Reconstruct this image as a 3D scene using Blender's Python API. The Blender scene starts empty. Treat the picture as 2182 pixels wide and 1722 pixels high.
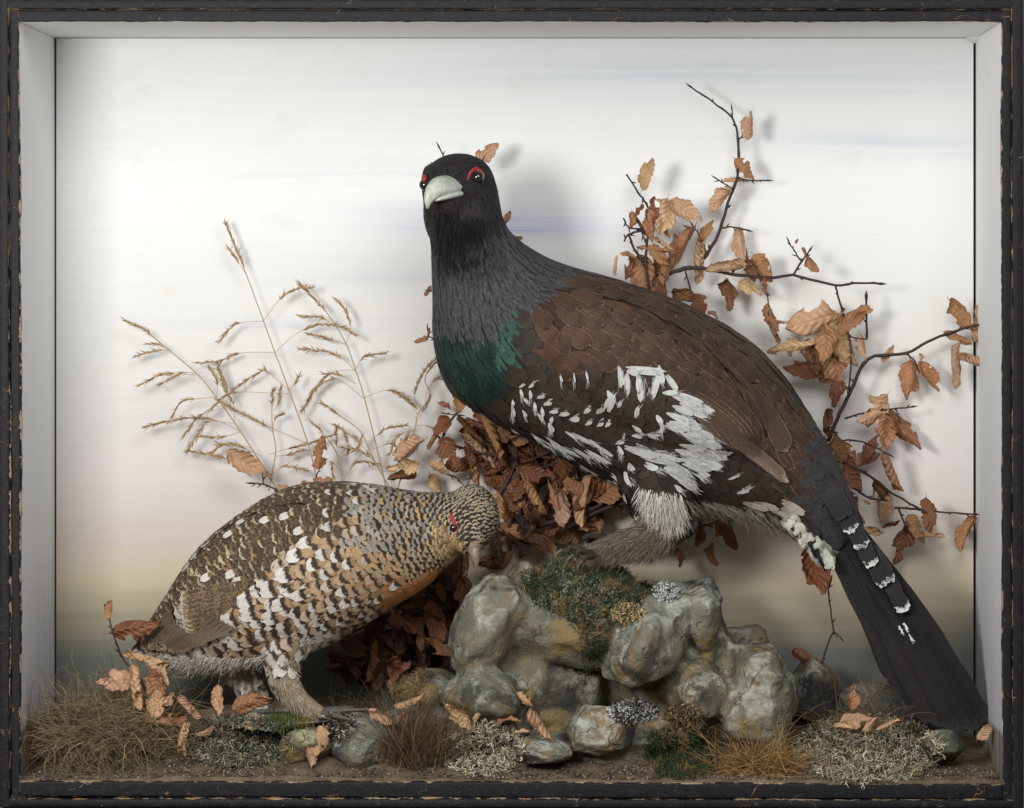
import bpy, math, random
import numpy as np
from mathutils import Vector, Matrix
from mathutils.bvhtree import BVHTree

random.seed(7)
RNG = np.random.default_rng(11)
scene = bpy.context.scene
COL = scene.collection

# ------------------------------------------------------------------ camera
# metres; x right, y into the case, z up. The case front is y = 0, its floor z = 0.
K, D, VX, VY, ZC = 0.0005, 4.5, 1254.0, 597.0, 0.5265
def P(px, py, y=0.0):
    k = K * (D + y) / D
    return Vector(((px - VX) * k, y, ZC + (VY - py) * k))
def to_px(a):
    a = np.asarray(a, float)
    k = K * (D + a[..., 1]) / D
    return a[..., 0] / k + VX, VY - (a[..., 2] - ZC) / k

cam_d = bpy.data.cameras.new('camera')
cam_d.sensor_width = 36.0
cam_d.sensor_fit = 'HORIZONTAL'
cam_d.lens = 36.0 * D / (2182 * K)
cam_d.shift_x = (1091 - VX) / 2182
cam_d.shift_y = -(861 - VY) / 2182
cam_d.clip_start, cam_d.clip_end = 0.1, 100
cam = bpy.data.objects.new('camera', cam_d)
COL.objects.link(cam)
CAM = Vector((0, -D, ZC))
cam.location = CAM
cam.rotation_euler = (math.radians(90), 0, 0)
scene.camera = cam

# ------------------------------------------------------------------ light: dim room, two studio lamps
world = bpy.data.worlds.new('World')
scene.world = world
world.use_nodes = True
bg = world.node_tree.nodes['Background']
bg.inputs['Color'].default_value = (0.95, 0.97, 1.0, 1)
bg.inputs['Strength'].default_value = 0.19

def area_lamp(name, loc, target, sx, sy, power, color):
    d = bpy.data.lights.new(name, 'AREA')
    d.shape, d.size, d.size_y, d.energy, d.color = 'RECTANGLE', sx, sy, power, color
    o = bpy.data.objects.new(name, d)
    COL.objects.link(o)
    o.location = loc
    o.rotation_euler = (Vector(target) - Vector(loc)).to_track_quat('-Z', 'Y').to_euler()
    return o
area_lamp('studio_lamp_key', (-0.76, -1.36, 0.70), (0.04, 0.25, 0.42), 0.34, 0.34, 18.0, (1.0, 0.985, 0.965))
area_lamp('studio_lamp_fill', (0.28, -1.55, 1.22), (0.05, 0.25, 0.42), 0.9, 0.7, 16.0, (0.98, 0.99, 1.0))

vs = scene.view_settings
vs.view_transform, vs.look, vs.exposure, vs.gamma = 'Standard', 'None', 0.0, 1.0
scene.cycles.use_denoising = True
scene.cycles.max_bounces = 4
scene.cycles.diffuse_bounces = 3
scene.cycles.glossy_bounces = 2
scene.cycles.transparent_max_bounces = 8

# ------------------------------------------------------------------ small helpers
def C(r, g, b):
    f = lambda c: c / 12.92 if c <= 0.04045 else ((c + 0.055) / 1.055) ** 2.4
    return (f(r / 255), f(g / 255), f(b / 255))
def rnd(a, b): return random.uniform(a, b)

def empty(name, loc, label, cat, group=None):
    o = bpy.data.objects.new(name, None)
    COL.objects.link(o)
    o.location = loc
    o.empty_display_size = 0.02
    o['label'], o['category'] = label, cat
    if group: o['group'] = group
    return o
def attach(o, parent):
    o.parent = parent
    if parent.type == 'EMPTY':
        o.matrix_parent_inverse = Matrix.Translation(-parent.location)
    return o
def link(name, me, mat=None, parent=None):
    o = bpy.data.objects.new(name, me)
    COL.objects.link(o)
    if mat is not None and not me.materials: me.materials.append(mat)
    if parent is not None: attach(o, parent)
    return o
def tag(o, label=None, cat=None, group=None, kind=None):
    if label: o['label'] = label
    if cat: o['category'] = cat
    if group: o['group'] = group
    if kind: o['kind'] = kind
    return o

def np_mesh(name, verts, faces, attrs=None, smooth=True):
    """verts (N,3), faces (M,k) of one k, attrs {name: (N,3|4)}"""
    verts = np.asarray(verts, np.float32); faces = np.asarray(faces, np.int32)
    me = bpy.data.meshes.new(name)
    n, (m, k) = len(verts), faces.shape
    me.vertices.add(n); me.vertices.foreach_set('co', verts.ravel())
    me.loops.add(m * k); me.loops.foreach_set('vertex_index', faces.ravel())
    me.polygons.add(m)
    me.polygons.foreach_set('loop_start', np.arange(0, m * k, k, dtype=np.int32))
    try: me.polygons.foreach_set('loop_total', np.full(m, k, np.int32))
    except Exception: pass
    me.polygons.foreach_set('use_smooth', np.full(m, smooth, bool))
    for an, av in (attrs or {}).items():
        av = np.asarray(av, np.float32)
        if av.shape[1] == 3:
            a = me.attributes.new(an, 'FLOAT_VECTOR', 'POINT'); a.data.foreach_set('vector', av.ravel())
        else:
            a = me.attributes.new(an, 'FLOAT_COLOR', 'POINT'); a.data.foreach_set('color', av.ravel())
    me.update(calc_edges=True)
    me.validate()
    return me

class MB:
    """collects quads and triangles with an optional colour, links them as ONE mesh object"""
    def __init__(s): s.v, s.f, s.c = [], [], []
    def add(s, verts, faces, col=(1, 1, 1)):
        b = len(s.v)
        s.v += [tuple(p) for p in verts]
        s.f += [tuple(i + b for i in f) for f in faces]
        s.c += [(*col, 1)] * len(verts)
    def box(s, x0, x1, y0, y1, z0, z1, col=(1, 1, 1)):
        s.add([(x, y, z) for x in (x0, x1) for y in (y0, y1) for z in (z0, z1)],
              [(0, 1, 3, 2), (4, 6, 7, 5), (0, 4, 5, 1), (2, 3, 7, 6), (0, 2, 6, 4), (1, 5, 7, 3)], col)
    def tube(s, pts, rad, sides=6, col=(1, 1, 1)):
        pts = [Vector(p) for p in pts]
        if not hasattr(rad, '__len__'): rad = [rad] * len(pts)
        vs_, n = [], len(pts)
        up = Vector((0.13, 0.97, 0.21))
        for i, p in enumerate(pts):
            t = (pts[min(i + 1, n - 1)] - pts[max(i - 1, 0)]).normalized()
            a = t.cross(up).normalized(); b = t.cross(a)
            for j in range(sides):
                th = 2 * math.pi * j / sides
                vs_.append(p + (a * math.cos(th) + b * math.sin(th)) * rad[i])
        fs = [(i * sides + j, i * sides + (j + 1) % sides, (i + 1) * sides + (j + 1) % sides, (i + 1) * sides + j)
              for i in range(n - 1) for j in range(sides)]
        vs_.append(pts[0]); vs_.append(pts[-1])
        fs += [((j + 1) % sides, j, n * sides) for j in range(sides)]
        fs += [((n - 1) * sides + j, (n - 1) * sides + (j + 1) % sides, n * sides + 1) for j in range(sides)]
        s.add(vs_, fs, col)
    def mesh(s, name, smooth=True):
        me = bpy.data.meshes.new(name)
        me.from_pydata(s.v, [], s.f)
        a = me.attributes.new('col', 'FLOAT_COLOR', 'POINT')
        a.data.foreach_set('color', np.asarray(s.c, np.float32).ravel())
        me.polygons.foreach_set('use_smooth', np.full(len(me.polygons), smooth, bool))
        me.update()
        return me
    def build(s, name, mat, parent=None, smooth=True):
        return link(name, s.mesh(name, smooth), mat, parent)

def spline(pts, sub=6):
    """Catmull-Rom through rows of numbers"""
    a = np.asarray(pts, float)
    a = np.vstack([2 * a[0] - a[1], a, 2 * a[-1] - a[-2]])
    out = []
    for i in range(1, len(a) - 2):
        p0, p1, p2, p3 = a[i - 1:i + 3]
        for j in range(sub):
            t = j / sub
            out.append(0.5 * (2 * p1 + (p2 - p0) * t + (2 * p0 - 5 * p1 + 4 * p2 - p3) * t * t + (3 * p1 - p0 - 3 * p2 + p3) * t ** 3))
    out.append(a[-2])
    return np.array(out)

def in_poly(px, py, poly):
    px, py = np.asarray(px, float), np.asarray(py, float)
    ins = np.zeros(px.shape, bool)
    n = len(poly)
    for i in range(n):
        x1, y1 = poly[i]; x2, y2 = poly[(i + 1) % n]
        if y1 == y2: continue
        ins ^= ((y1 > py) != (y2 > py)) & (px < (x2 - x1) * (py - y1) / (y2 - y1) + x1)
    return ins

# ------------------------------------------------------------------ materials
class NG:
    def __init__(s, name):
        s.mat = bpy.data.materials.new(name)
        s.mat.use_nodes = True
        s.t = s.mat.node_tree
        s.n, s.l = s.t.nodes, s.t.links
        s.bsdf = s.n['Principled BSDF']
        s.out = s.n['Material Output']
    def set(s, sock, v):
        if isinstance(v, bpy.types.NodeSocket): s.l.new(v, sock)
        elif isinstance(v, (tuple, list)) and len(v) == 3 and sock.type == 'RGBA': sock.default_value = (*v, 1)
        else: sock.default_value = v
    def math(s, op, a, b=0.0, c=None, clamp=False):
        n = s.n.new('ShaderNodeMath'); n.operation = op; n.use_clamp = clamp
        s.set(n.inputs[0], a); s.set(n.inputs[1], b)
        if c is not None: s.set(n.inputs[2], c)
        return n.outputs[0]
    def mix(s, f, a, b, mode='MIX'):
        n = s.n.new('ShaderNodeMix'); n.data_type = 'RGBA'; n.blend_type = mode
        s.set(n.inputs[0], f); s.set(n.inputs[6], a); s.set(n.inputs[7], b)
        return n.outputs[2]
    def step(s, x, lo, hi):
        n = s.n.new('ShaderNodeMapRange'); n.interpolation_type = 'SMOOTHSTEP'
        s.set(n.inputs['Value'], x); s.set(n.inputs['From Min'], lo); s.set(n.inputs['From Max'], hi)
        return n.outputs['Result']
    def attr(s, name):
        n = s.n.new('ShaderNodeAttribute'); n.attribute_name = name
        return n
    def pos(s, scale=(1, 1, 1), obj=True):
        tc = s.n.new('ShaderNodeTexCoord')
        m = s.n.new('ShaderNodeMapping'); m.inputs['Scale'].default_value = scale
        s.l.new(tc.outputs['Object'], m.inputs['Vector'])
        return m.outputs[0]
    def noise(s, vec, scale, detail=3, rough=0.55, dist=0.0):
        n = s.n.new('ShaderNodeTexNoise')
        if vec is not None: s.set(n.inputs['Vector'], vec)
        s.set(n.inputs['Scale'], scale); n.inputs['Detail'].default_value = detail
        n.inputs['Roughness'].default_value = rough; n.inputs['Distortion'].default_value = dist
        return n.outputs['Fac']
    def ramp(s, f, stops):
        n = s.n.new('ShaderNodeValToRGB')
        e = n.color_ramp.elements
        while len(e) < len(stops): e.new(0.5)
        for i, (p, c) in enumerate(stops):
            e[i].position = p; e[i].color = (*c, 1)
        s.set(n.inputs[0], f)
        return n.outputs[0]
    def sep(s, v):
        n = s.n.new('ShaderNodeSeparateXYZ'); s.set(n.inputs[0], v)
        return n.outputs
    def bump(s, h, strength=0.3, dist=0.001):
        n = s.n.new('ShaderNodeBump'); n.inputs['Strength'].default_value = strength
        n.inputs['Distance'].default_value = dist; s.set(n.inputs['Height'], h)
        s.l.new(n.outputs[0], s.bsdf.inputs['Normal'])
        return n
    def fin(s, col, rough=0.7, spec=0.3):
        s.set(s.bsdf.inputs['Base Color'], col)
        s.set(s.bsdf.inputs['Roughness'], rough)
        s.set(s.bsdf.inputs['Specular IOR Level'], spec)
        return s.mat

def mat_attr(name, rough=0.75, var=0.35, scale=400, spec=0.25, bump=0.0, trans=0.0):
    """colour from the mesh's own 'col' attribute with fine natural variation"""
    g = NG(name)
    n = g.noise(g.pos(), scale, 3)
    f = g.math('MULTIPLY_ADD', n, var * 2, 1 - var)
    c = g.mix(1.0, g.attr('col').outputs['Color'], f, 'MULTIPLY')
    if bump: g.bump(n, bump, 0.002)
    return g.fin(c, rough, spec)

def mat_feather(name):
    g = NG(name)
    uv = g.sep(g.attr('fuv').outputs['Vector'])
    v, u, r = uv[0], uv[1], uv[2]
    a1, a2, a3, ap = g.attr('c1'), g.attr('c2'), g.attr('c3'), g.attr('par')
    par = g.n.new('ShaderNodeSeparateColor'); g.l.new(ap.outputs['Color'], par.inputs[0])
    speck, rim, bars = par.outputs[0], par.outputs[1], par.outputs[2]
    p = g.pos()
    n1 = g.noise(p, 330, 3, 0.6)
    n2 = g.noise(p, 1100, 2, 0.6)
    av = g.math('ABSOLUTE', v)
    v2 = g.math('MULTIPLY', v, v)
    uu = g.math('MULTIPLY_ADD', v2, 0.07, u)
    uu = g.math('MULTIPLY_ADD', g.math('SUBTRACT', n1, 0.5), 0.30, uu)
    t1, t2 = a1.outputs['Alpha'], a2.outputs['Alpha']
    m1 = g.step(uu, g.math('SUBTRACT', t1, 0.055), g.math('ADD', t1, 0.055))
    m2 = g.step(uu, g.math('SUBTRACT', t2, 0.055), g.math('ADD', t2, 0.055))
    # wavy cross bars (vermiculation) in the second colour over the first
    w = g.math('SINE', g.math('MULTIPLY_ADD', g.math('SUBTRACT', n1, 0.5), 9.0, g.math('MULTIPLY', uu, 30.0)))
    wb = g.math('MULTIPLY', g.step(w, 0.1, 0.7), bars)
    c = g.mix(g.math('MAXIMUM', m1, wb), a1.outputs['Color'], a2.outputs['Color'])
    c = g.mix(m2, c, a3.outputs['Color'])
    # pale rim
    ed = g.math('MAXIMUM', av, g.math('MULTIPLY', u, 0.985))
    re = g.math('MULTIPLY', g.math('MULTIPLY', g.step(g.math('MULTIPLY_ADD', n2, 0.07, ed), 0.94, 1.01), rim), g.step(n1, 0.34, 0.58))
    c = g.mix(re, c, a3.outputs['Color'])
    # speckle, shaft, barbs
    sp = g.math('MULTIPLY_ADD', g.math('MULTIPLY', g.math('SUBTRACT', n2, 0.5), speck), 5.0, 1.0)
    sp = g.math('MAXIMUM', sp, 0.15)
    barb = g.math('SINE', g.math('MULTIPLY', g.math('SUBTRACT', g.math('MULTIPLY', u, 1.6), av), 55.0))
    sp = g.math('MULTIPLY', sp, g.math('MULTIPLY_ADD', barb, 0.07, 1.0))
    shaft = g.step(av, 0.10, 0.02)
    sp = g.math('MULTIPLY', sp, g.math('MULTIPLY_ADD', shaft, -0.18, 1.0))
    sp = g.math('MULTIPLY', sp, g.math('MULTIPLY_ADD', r, 0.16, 0.92))
    c = g.mix(1.0, c, sp, 'MULTIPLY')
    g.bump(g.math('ADD', g.math('MULTIPLY', barb, 0.4), g.math('MULTIPLY', n2, 1.0)), 0.35, 0.0006)
    g.fin(c, 0.62, 0.22)
    pass
    return g.mat
M = {}
M['feather'] = mat_feather('feather')
M['hair'] = mat_attr('hair', 0.7, 0.3, 300)
M['plumage_skin'] = mat_attr('plumage_skin', 0.85, 0.35, 500)
M['strand'] = mat_attr('dry_strand', 0.8, 0.3, 250)
# ------------------------------------------------------------------ the case
def mat_backdrop():
    g = NG('painted_sky_board')
    p = g.sep(g.pos())
    x, z = p[0], p[2]
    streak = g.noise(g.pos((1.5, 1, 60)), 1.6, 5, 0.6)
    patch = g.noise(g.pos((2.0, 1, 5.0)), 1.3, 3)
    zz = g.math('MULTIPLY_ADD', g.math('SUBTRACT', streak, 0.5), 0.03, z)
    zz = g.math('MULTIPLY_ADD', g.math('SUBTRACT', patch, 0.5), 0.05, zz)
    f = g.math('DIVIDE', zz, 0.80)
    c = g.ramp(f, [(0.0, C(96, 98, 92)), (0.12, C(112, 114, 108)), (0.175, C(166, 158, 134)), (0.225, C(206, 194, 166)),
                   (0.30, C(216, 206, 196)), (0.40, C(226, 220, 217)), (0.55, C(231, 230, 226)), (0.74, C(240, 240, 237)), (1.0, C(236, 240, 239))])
    def sky_or_shadow_smudge(px, py, rx, rz, col, amt):
        nonlocal c
        q = P(px, py, 0.3)
        dx = g.math('DIVIDE', g.math('SUBTRACT', x, q.x), rx)
        dz = g.math('DIVIDE', g.math('SUBTRACT', zz, q.z), rz)
        d = g.math('ADD', g.math('MULTIPLY', dx, dx), g.math('MULTIPLY', dz, dz))
        e = g.math('MULTIPLY', g.math('POWER', 2.718, g.math('MULTIPLY', d, -1.0)), amt)
        e = g.math('MULTIPLY', e, g.step(streak, 0.25, 0.75))
        c = g.mix(e, c, col)
    sky_or_shadow_smudge(1060, 470, 0.13, 0.016, C(178, 184, 226), 0.95)
    sky_or_shadow_smudge(600, 690, 0.14, 0.007, C(200, 203, 222), 0.8)
    sky_or_shadow_smudge(1500, 160, 0.28, 0.02, C(208, 219, 228), 0.8)
    sky_or_shadow_smudge(700, 370, 0.14, 0.02, C(212, 214, 220), 0.6)  # faint soft shadow of the cock's head, painted on the board in grey
    sky_or_shadow_smudge(1900, 310, 0.16, 0.012, C(206, 216, 226), 0.7)
    sky_or_shadow_smudge(300, 1150, 0.16, 0.025, C(214, 196, 190), 0.8)
    sky_or_shadow_smudge(950, 580, 0.2, 0.02, C(210, 212, 218), 0.5)
    br = g.noise(g.pos((0.7, 1, 130)), 3.0, 3, 0.6)
    c = g.mix(1.0, c, g.math('MULTIPLY_ADD', br, 0.10, 0.95), 'MULTIPLY')
    c = g.mix(g.math('MULTIPLY', g.step(g.noise(g.pos((1, 1, 1.6)), 9, 5, 0.65), 0.56, 0.75), 0.16), c, C(196, 188, 172))
    dirt = g.noise(g.pos((6, 1, 10)), 14, 4, 0.7)
    c = g.mix(g.math('MULTIPLY', g.step(dirt, 0.70, 0.78), 0.25), c, C(150, 140, 125))
    g.bump(streak, 0.12, 0.002)
    return g.fin(c, 0.75, 0.2)
def mat_side():
    g = NG('painted_case_side')
    p = g.sep(g.pos())
    streak = g.noise(g.pos((40, 40, 2.0)), 1.6, 4, 0.6)
    patch = g.noise(g.pos(), 7, 3)
    f = g.math('DIVIDE', g.math('MULTIPLY_ADD', g.math('SUBTRACT', patch, 0.5), 0.02, p[2]), 0.80)
    c = g.ramp(f, [(0.0, C(92, 84, 70)), (0.052, C(100, 92, 78)), (0.058, C(186, 188, 194)), (0.17, C(202, 204, 210)),
                   (0.30, C(222, 225, 227)), (0.6, C(234, 237, 236)), (1.0, C(236, 238, 236))])
    c = g.mix(g.math('MULTIPLY', g.step(streak, 0.3, 0.8), 0.35), c, C(240, 240, 238))
    c = g.mix(g.math('MULTIPLY', g.step(g.noise(g.pos((1, 1, 0.4)), 60, 4, 0.7), 0.68, 0.75), 0.3), c, C(140, 130, 115))
    g.bump(streak, 0.15, 0.002)
    return g.fin(c, 0.7, 0.2)
def mat_black_frame():
    g = NG('chipped_black_paper')
    pv = g.pos()
    edge = g.attr('col').outputs['Color']
    n = g.noise(pv, 55, 5, 0.7)
    fine = g.noise(pv, 900, 3, 0.65)
    grain = g.noise(g.pos((1, 1, 1)), 140, 4, 0.6)
    base = g.mix(g.step(fine, 0.40, 0.70), C(13, 13, 15), C(36, 37, 41))
    base = g.mix(g.math('MULTIPLY', g.step(grain, 0.56, 0.72), 0.35), base, C(60, 58, 58))
    e = g.sep(edge)[0]
    chip = g.step(g.math('ADD', g.math('MULTIPLY', e, 0.36), n), 0.85, 0.88)
    tan = g.mix(fine, C(120, 92, 66), C(196, 172, 136))
    c = g.mix(chip, base, tan)
    # cracks across the rails
    vo = g.n.new('ShaderNodeTexVoronoi'); vo.feature = 'DISTANCE_TO_EDGE'
    g.set(vo.inputs['Vector'], g.mix(0.06, pv, g.noise(pv, 30, 3))); vo.inputs['Scale'].default_value = 13
    cr = g.step(g.math('MULTIPLY_ADD', g.math('SUBTRACT', fine, 0.5), 0.010, vo.outputs['Distance']), 0.006, 0.001)
    cr = g.math('MULTIPLY', cr, g.step(n, 0.52, 0.60))
    c = g.mix(cr, c, C(150, 120, 86))
    h = g.math('ADD', g.math('MULTIPLY', fine, 0.5), g.math('MULTIPLY', grain, 1.0))
    g.bump(g.math('SUBTRACT', h, g.math('MULTIPLY', g.math('ADD', chip, cr), 0.8)), 0.6, 0.0012)
    return g.fin(c, 0.55, 0.25)
M['sky_board'], M['side'], M['frame'] = mat_backdrop(), mat_side(), mat_black_frame()
def plain(name, col, rough=0.8, spec=0.2, nscale=60, var=0.25):
    g = NG(name)
    n = g.noise(g.pos(), nscale, 4)
    c = g.mix(1.0, col, g.math('MULTIPLY_ADD', n, var * 2, 1 - var), 'MULTIPLY')
    g.bump(n, 0.2, 0.001)
    return g.fin(c, rough, spec)
M['dark_wood'] = plain('dark_wood', C(26, 24, 22))
M['plaster'] = plain('plaster_blob', C(222, 222, 216), 0.8, 0.2, 300, 0.15)
M['paper'] = plain('white_paper', C(238, 240, 238), 0.7)

XL, XR, ZT, YB = (40 - VX) * K, (2135 - VX) * K, ZC + (VY - 47) * K, 0.30
case = empty('display_case', (0, 0, 0), 'old taxidermy case with chipped black frame and painted sky inside', 'display case')
def panel(name, x0, x1, y0, y1, z0, z1, mat):
    m = MB(); m.box(x0, x1, y0, y1, z0, z1)
    return m.build(name, mat, case, smooth=False)
gap = 0.0022
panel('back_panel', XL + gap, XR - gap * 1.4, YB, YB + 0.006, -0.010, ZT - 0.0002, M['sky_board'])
panel('side_panel', XL - 0.010, XL, 0.0, YB + 0.016, -0.010, ZT, M['side'])
panel('side_panel', XR, XR + 0.010, 0.0, YB + 0.016, -0.010, ZT, M['side'])
panel('top_panel', XL - 0.010, XR + 0.010, 0.0, YB + 0.016, ZT + 0.0005, ZT + 0.010, M['side'])
panel('floor_panel', XL - 0.010, XR + 0.010, 0.0, YB + 0.016, -0.022, -0.0105, M['dark_wood'])
panel('backing_board', XL - 0.010, XR + 0.010, YB + 0.018, YB + 0.028, -0.022, ZT + 0.010, M['dark_wood'])
m = MB(); q = P(2104, 142, 0.17); m.box(XR - 0.0009, XR - 0.0002, 0.115, 0.165, q.z - 0.009, q.z + 0.009)
m.build('paper_tab', M['paper'], case, False)

# frame rails: an inner and an outer moulding on each side, ragged paper edges
def rail(a, b, across, w, y_front, y_back, n=150, seed=0):
    """a, b: ends on the edge nearer the opening (x, z); across: unit vector outward; w: width"""
    rr = np.random.default_rng(seed)
    a, b = np.array(a, float), np.array(b, float)
    prof = [(0.0, 0.0, .9), (0.0, 0.92, 1.0), (0.04, 1.0, 0.6), (0.12, 1.02, 0.0), (0.88, 1.02, 0.0), (0.96, 1.0, 0.6), (1.0, 0.92, 1.0), (1.0, 0.0, .9)]
    vs_, fs, cs = [], [], []
    walk = np.cumsum(rr.normal(0, 0.00035, n + 1)); walk -= np.linspace(walk[0], walk[-1], n + 1)
    for i in range(n + 1):
        t = i / n
        base = a + (b - a) * t
        for k_, (s_, d_, e_) in enumerate(prof):
            jit = (rr.normal(0, 0.00022) + 0.4 * walk[i]) if k_ in (0, 1) else 0
            xz = base + np.array(across) * (s_ * w + jit)
            yy = y_back + (y_front - y_back) * d_
            vs_.append((xz[0], yy, xz[1])); cs.append((e_, e_, e_, 1))
    L = len(prof)
    for i in range(n):
        for k_ in range(L - 1):
            fs.append((i * L + k_, (i + 1) * L + k_, (i + 1) * L + k_ + 1, i * L + k_ + 1))
    me = np_mesh('frame_rail', vs_, fs, {'col': cs})
    return link('frame_rail', me, M['frame'], case)
def F(px, py): return ((px - VX) * K, ZC + (VY - py) * K)
s = [0]
def rl(p0, p1, ac, wpx, yf):
    s[0] += 1
    rail(F(*p0), F(*p1), ac, wpx * K, yf, 0.0, 220, s[0])
rl((42, 47), (2134, 47), (0, 1), 24.5, -0.008);   rl((6, 21), (2176, 21), (0, 1), 19, -0.016)
rl((42, 1664), (2134, 1670), (0, -1), 31, -0.008); rl((6, 1699), (2176, 1702), (0, -1), 16, -0.016)
rl((41, 24), (44, 1696), (-1, 0), 17, -0.009);    rl((22, 3), (24, 1715), (-1, 0), 20, -0.017)
rl((2134, 24), (2136, 1702), (1, 0), 18, -0.009); rl((2154, 3), (2155, 1718), (1, 0), 22, -0.017)

# table and wall behind the case, seen only as a sliver round the frame
def sheet(name, verts, mat):
    me = bpy.data.meshes.new(name); me.from_pydata(verts, [], [(0, 1, 2, 3)]); me.update()
    return tag(link(name, me, mat), kind='structure')
M['table'] = plain('pinkish_table', C(150, 132, 126))
zt = F(0, 1719.5)[1]
sheet('table_top', [(-2, -1.0, zt), (2, -1.0, zt), (2, 1.2, zt), (-2, 1.2, zt)], M['table'])
sheet('wall', [(-3, 1.2, -1), (3, 1.2, -1), (3, 1.2, 2.5), (-3, 1.2, 2.5)], plain('grey_wall', C(120, 110, 104)))
# ------------------------------------------------------------------ ground
from mathutils import noise as mnoise
HILLS = [(560, .16, .060, 300, .095), (230, .22, .040, 130, .07), (1250, .20, .05, 330, .09), (1760, .24, .05, 140, .06), (900, .26, .03, 150, .06)]
def ground_z(x, y):
    pf = x / K + VX
    z = -0.0065 + 0.05 * y
    for (hx, hy, hh, sx, sy) in HILLS:
        z = z + hh * np.exp(-((pf - hx) / sx) ** 2 - ((y - hy) / sy) ** 2)
    return z
gx = np.linspace(XL + 0.0005, XR - 0.0005, 260); gy = np.linspace(0.0005, YB - 0.0005, 84)
GX, GY = np.meshgrid(gx, gy)
GZ = ground_z(GX, GY)
GZ = GZ + np.array([[mnoise.fractal((a * 40, b * 40, 3.1), 1.0, 2.0, 4) for a in gx] for b in gy]) * 0.0022
gv = np.stack([GX, GY, GZ], -1).reshape(-1, 3)
nx = len(gx)
gi = np.arange((len(gy) - 1) * nx).reshape(-1, nx)[:, :-1].ravel()
gf = np.stack([gi, gi + 1, gi + nx + 1, gi + nx], 1)
def mat_soil():
    g = NG('brown_soil')
    a = g.noise(g.pos(), 30, 4); b = g.noise(g.pos(), 420, 4, 0.7)
    c = g.ramp(a, [(0.3, C(84, 72, 58)), (0.55, C(122, 107, 88)), (0.75, C(142, 128, 106))])
    c = g.mix(1.0, c, g.math('MULTIPLY_ADD', b, 1.4, 0.3), 'MULTIPLY')
    g.bump(b, 0.8, 0.003)
    return g.fin(c, 0.95, 0.1)
M['soil'] = mat_soil()
sk = np.stack([gx, np.full(nx, 0.0004), np.full(nx, -0.0102)], 1)
si = np.arange(nx - 1)
gv2 = np.vstack([gv, sk]); gf2 = np.vstack([gf, np.stack([len(gv) + si, len(gv) + si + 1, si + 1, si], 1)])
tag(link('ground', np_mesh('ground', gv2, gf2), M['soil']), kind='structure')
ground_bvh = BVHTree.FromPolygons([tuple(v) for v in gv], [tuple(f) for f in gf])

def scatter_lumps(name, n, sampler, rmin, rmax, cols, mat):
    """many small six-sided grains as one mesh"""
    oc = np.array([(1, 0, 0), (-1, 0, 0), (0, 1, 0), (0, -1, 0), (0, 0, 1), (0, 0, -1)], float)
    of = np.array([(0, 2, 4), (2, 1, 4), (1, 3, 4), (3, 0, 4), (2, 0, 5), (1, 2, 5), (3, 1, 5), (0, 3, 5)])
    pos = sampler(n); n = len(pos)
    r = RNG.uniform(rmin, rmax, n) ** 1.0
    v = oc[None] * RNG.uniform(0.55, 1.2, (n, 6, 1)) * r[:, None, None]
    th = RNG.uniform(0, 6.28, n); c_, s_ = np.cos(th), np.sin(th)
    v = np.stack([v[..., 0] * c_[:, None] - v[..., 1] * s_[:, None], v[..., 0] * s_[:, None] + v[..., 1] * c_[:, None], v[..., 2] * 0.8], -1)
    v = v + pos[:, None]
    f = of[None] + (np.arange(n) * 6)[:, None, None]
    col = np.asarray(cols)[RNG.integers(0, len(cols), n)] * RNG.uniform(0.6, 1.3, (n, 1))
    col = np.repeat(np.hstack([col, np.ones((n, 1))]), 6, 0)
    return link(name, np_mesh(name, v.reshape(-1, 3), f.reshape(-1, 3), {'col': col}), mat)
def ground_sampler(n):
    x = RNG.uniform(XL + .004, XR - .004, n); y = RNG.uniform(0.002, 0.16, n) ** 1.0
    y = np.where(RNG.random(n) < 0.6, y * 0.45, y)
    keep = np.array([mnoise.noise((a * 14, b * 14, 0)) for a, b in zip(x, y)]) > RNG.uniform(-0.6, 0.35, n)
    x, y = x[keep], y[keep]
    return np.stack([x, y, ground_z(x, y) + 0.0004], 1)
M['grit'] = mat_attr('grit', 0.8, 0.3, 700, 0.3)
tag(scatter_lumps('gravel', 9000, ground_sampler, 0.0006, 0.0023,
    [C(100, 86, 70), C(76, 64, 52), C(128, 112, 92), C(60, 52, 44), C(94, 80, 62), C(146, 134, 116)], M['grit']),
    'fine brown grit strewn over the case floor', 'gravel', kind='stuff')

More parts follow.
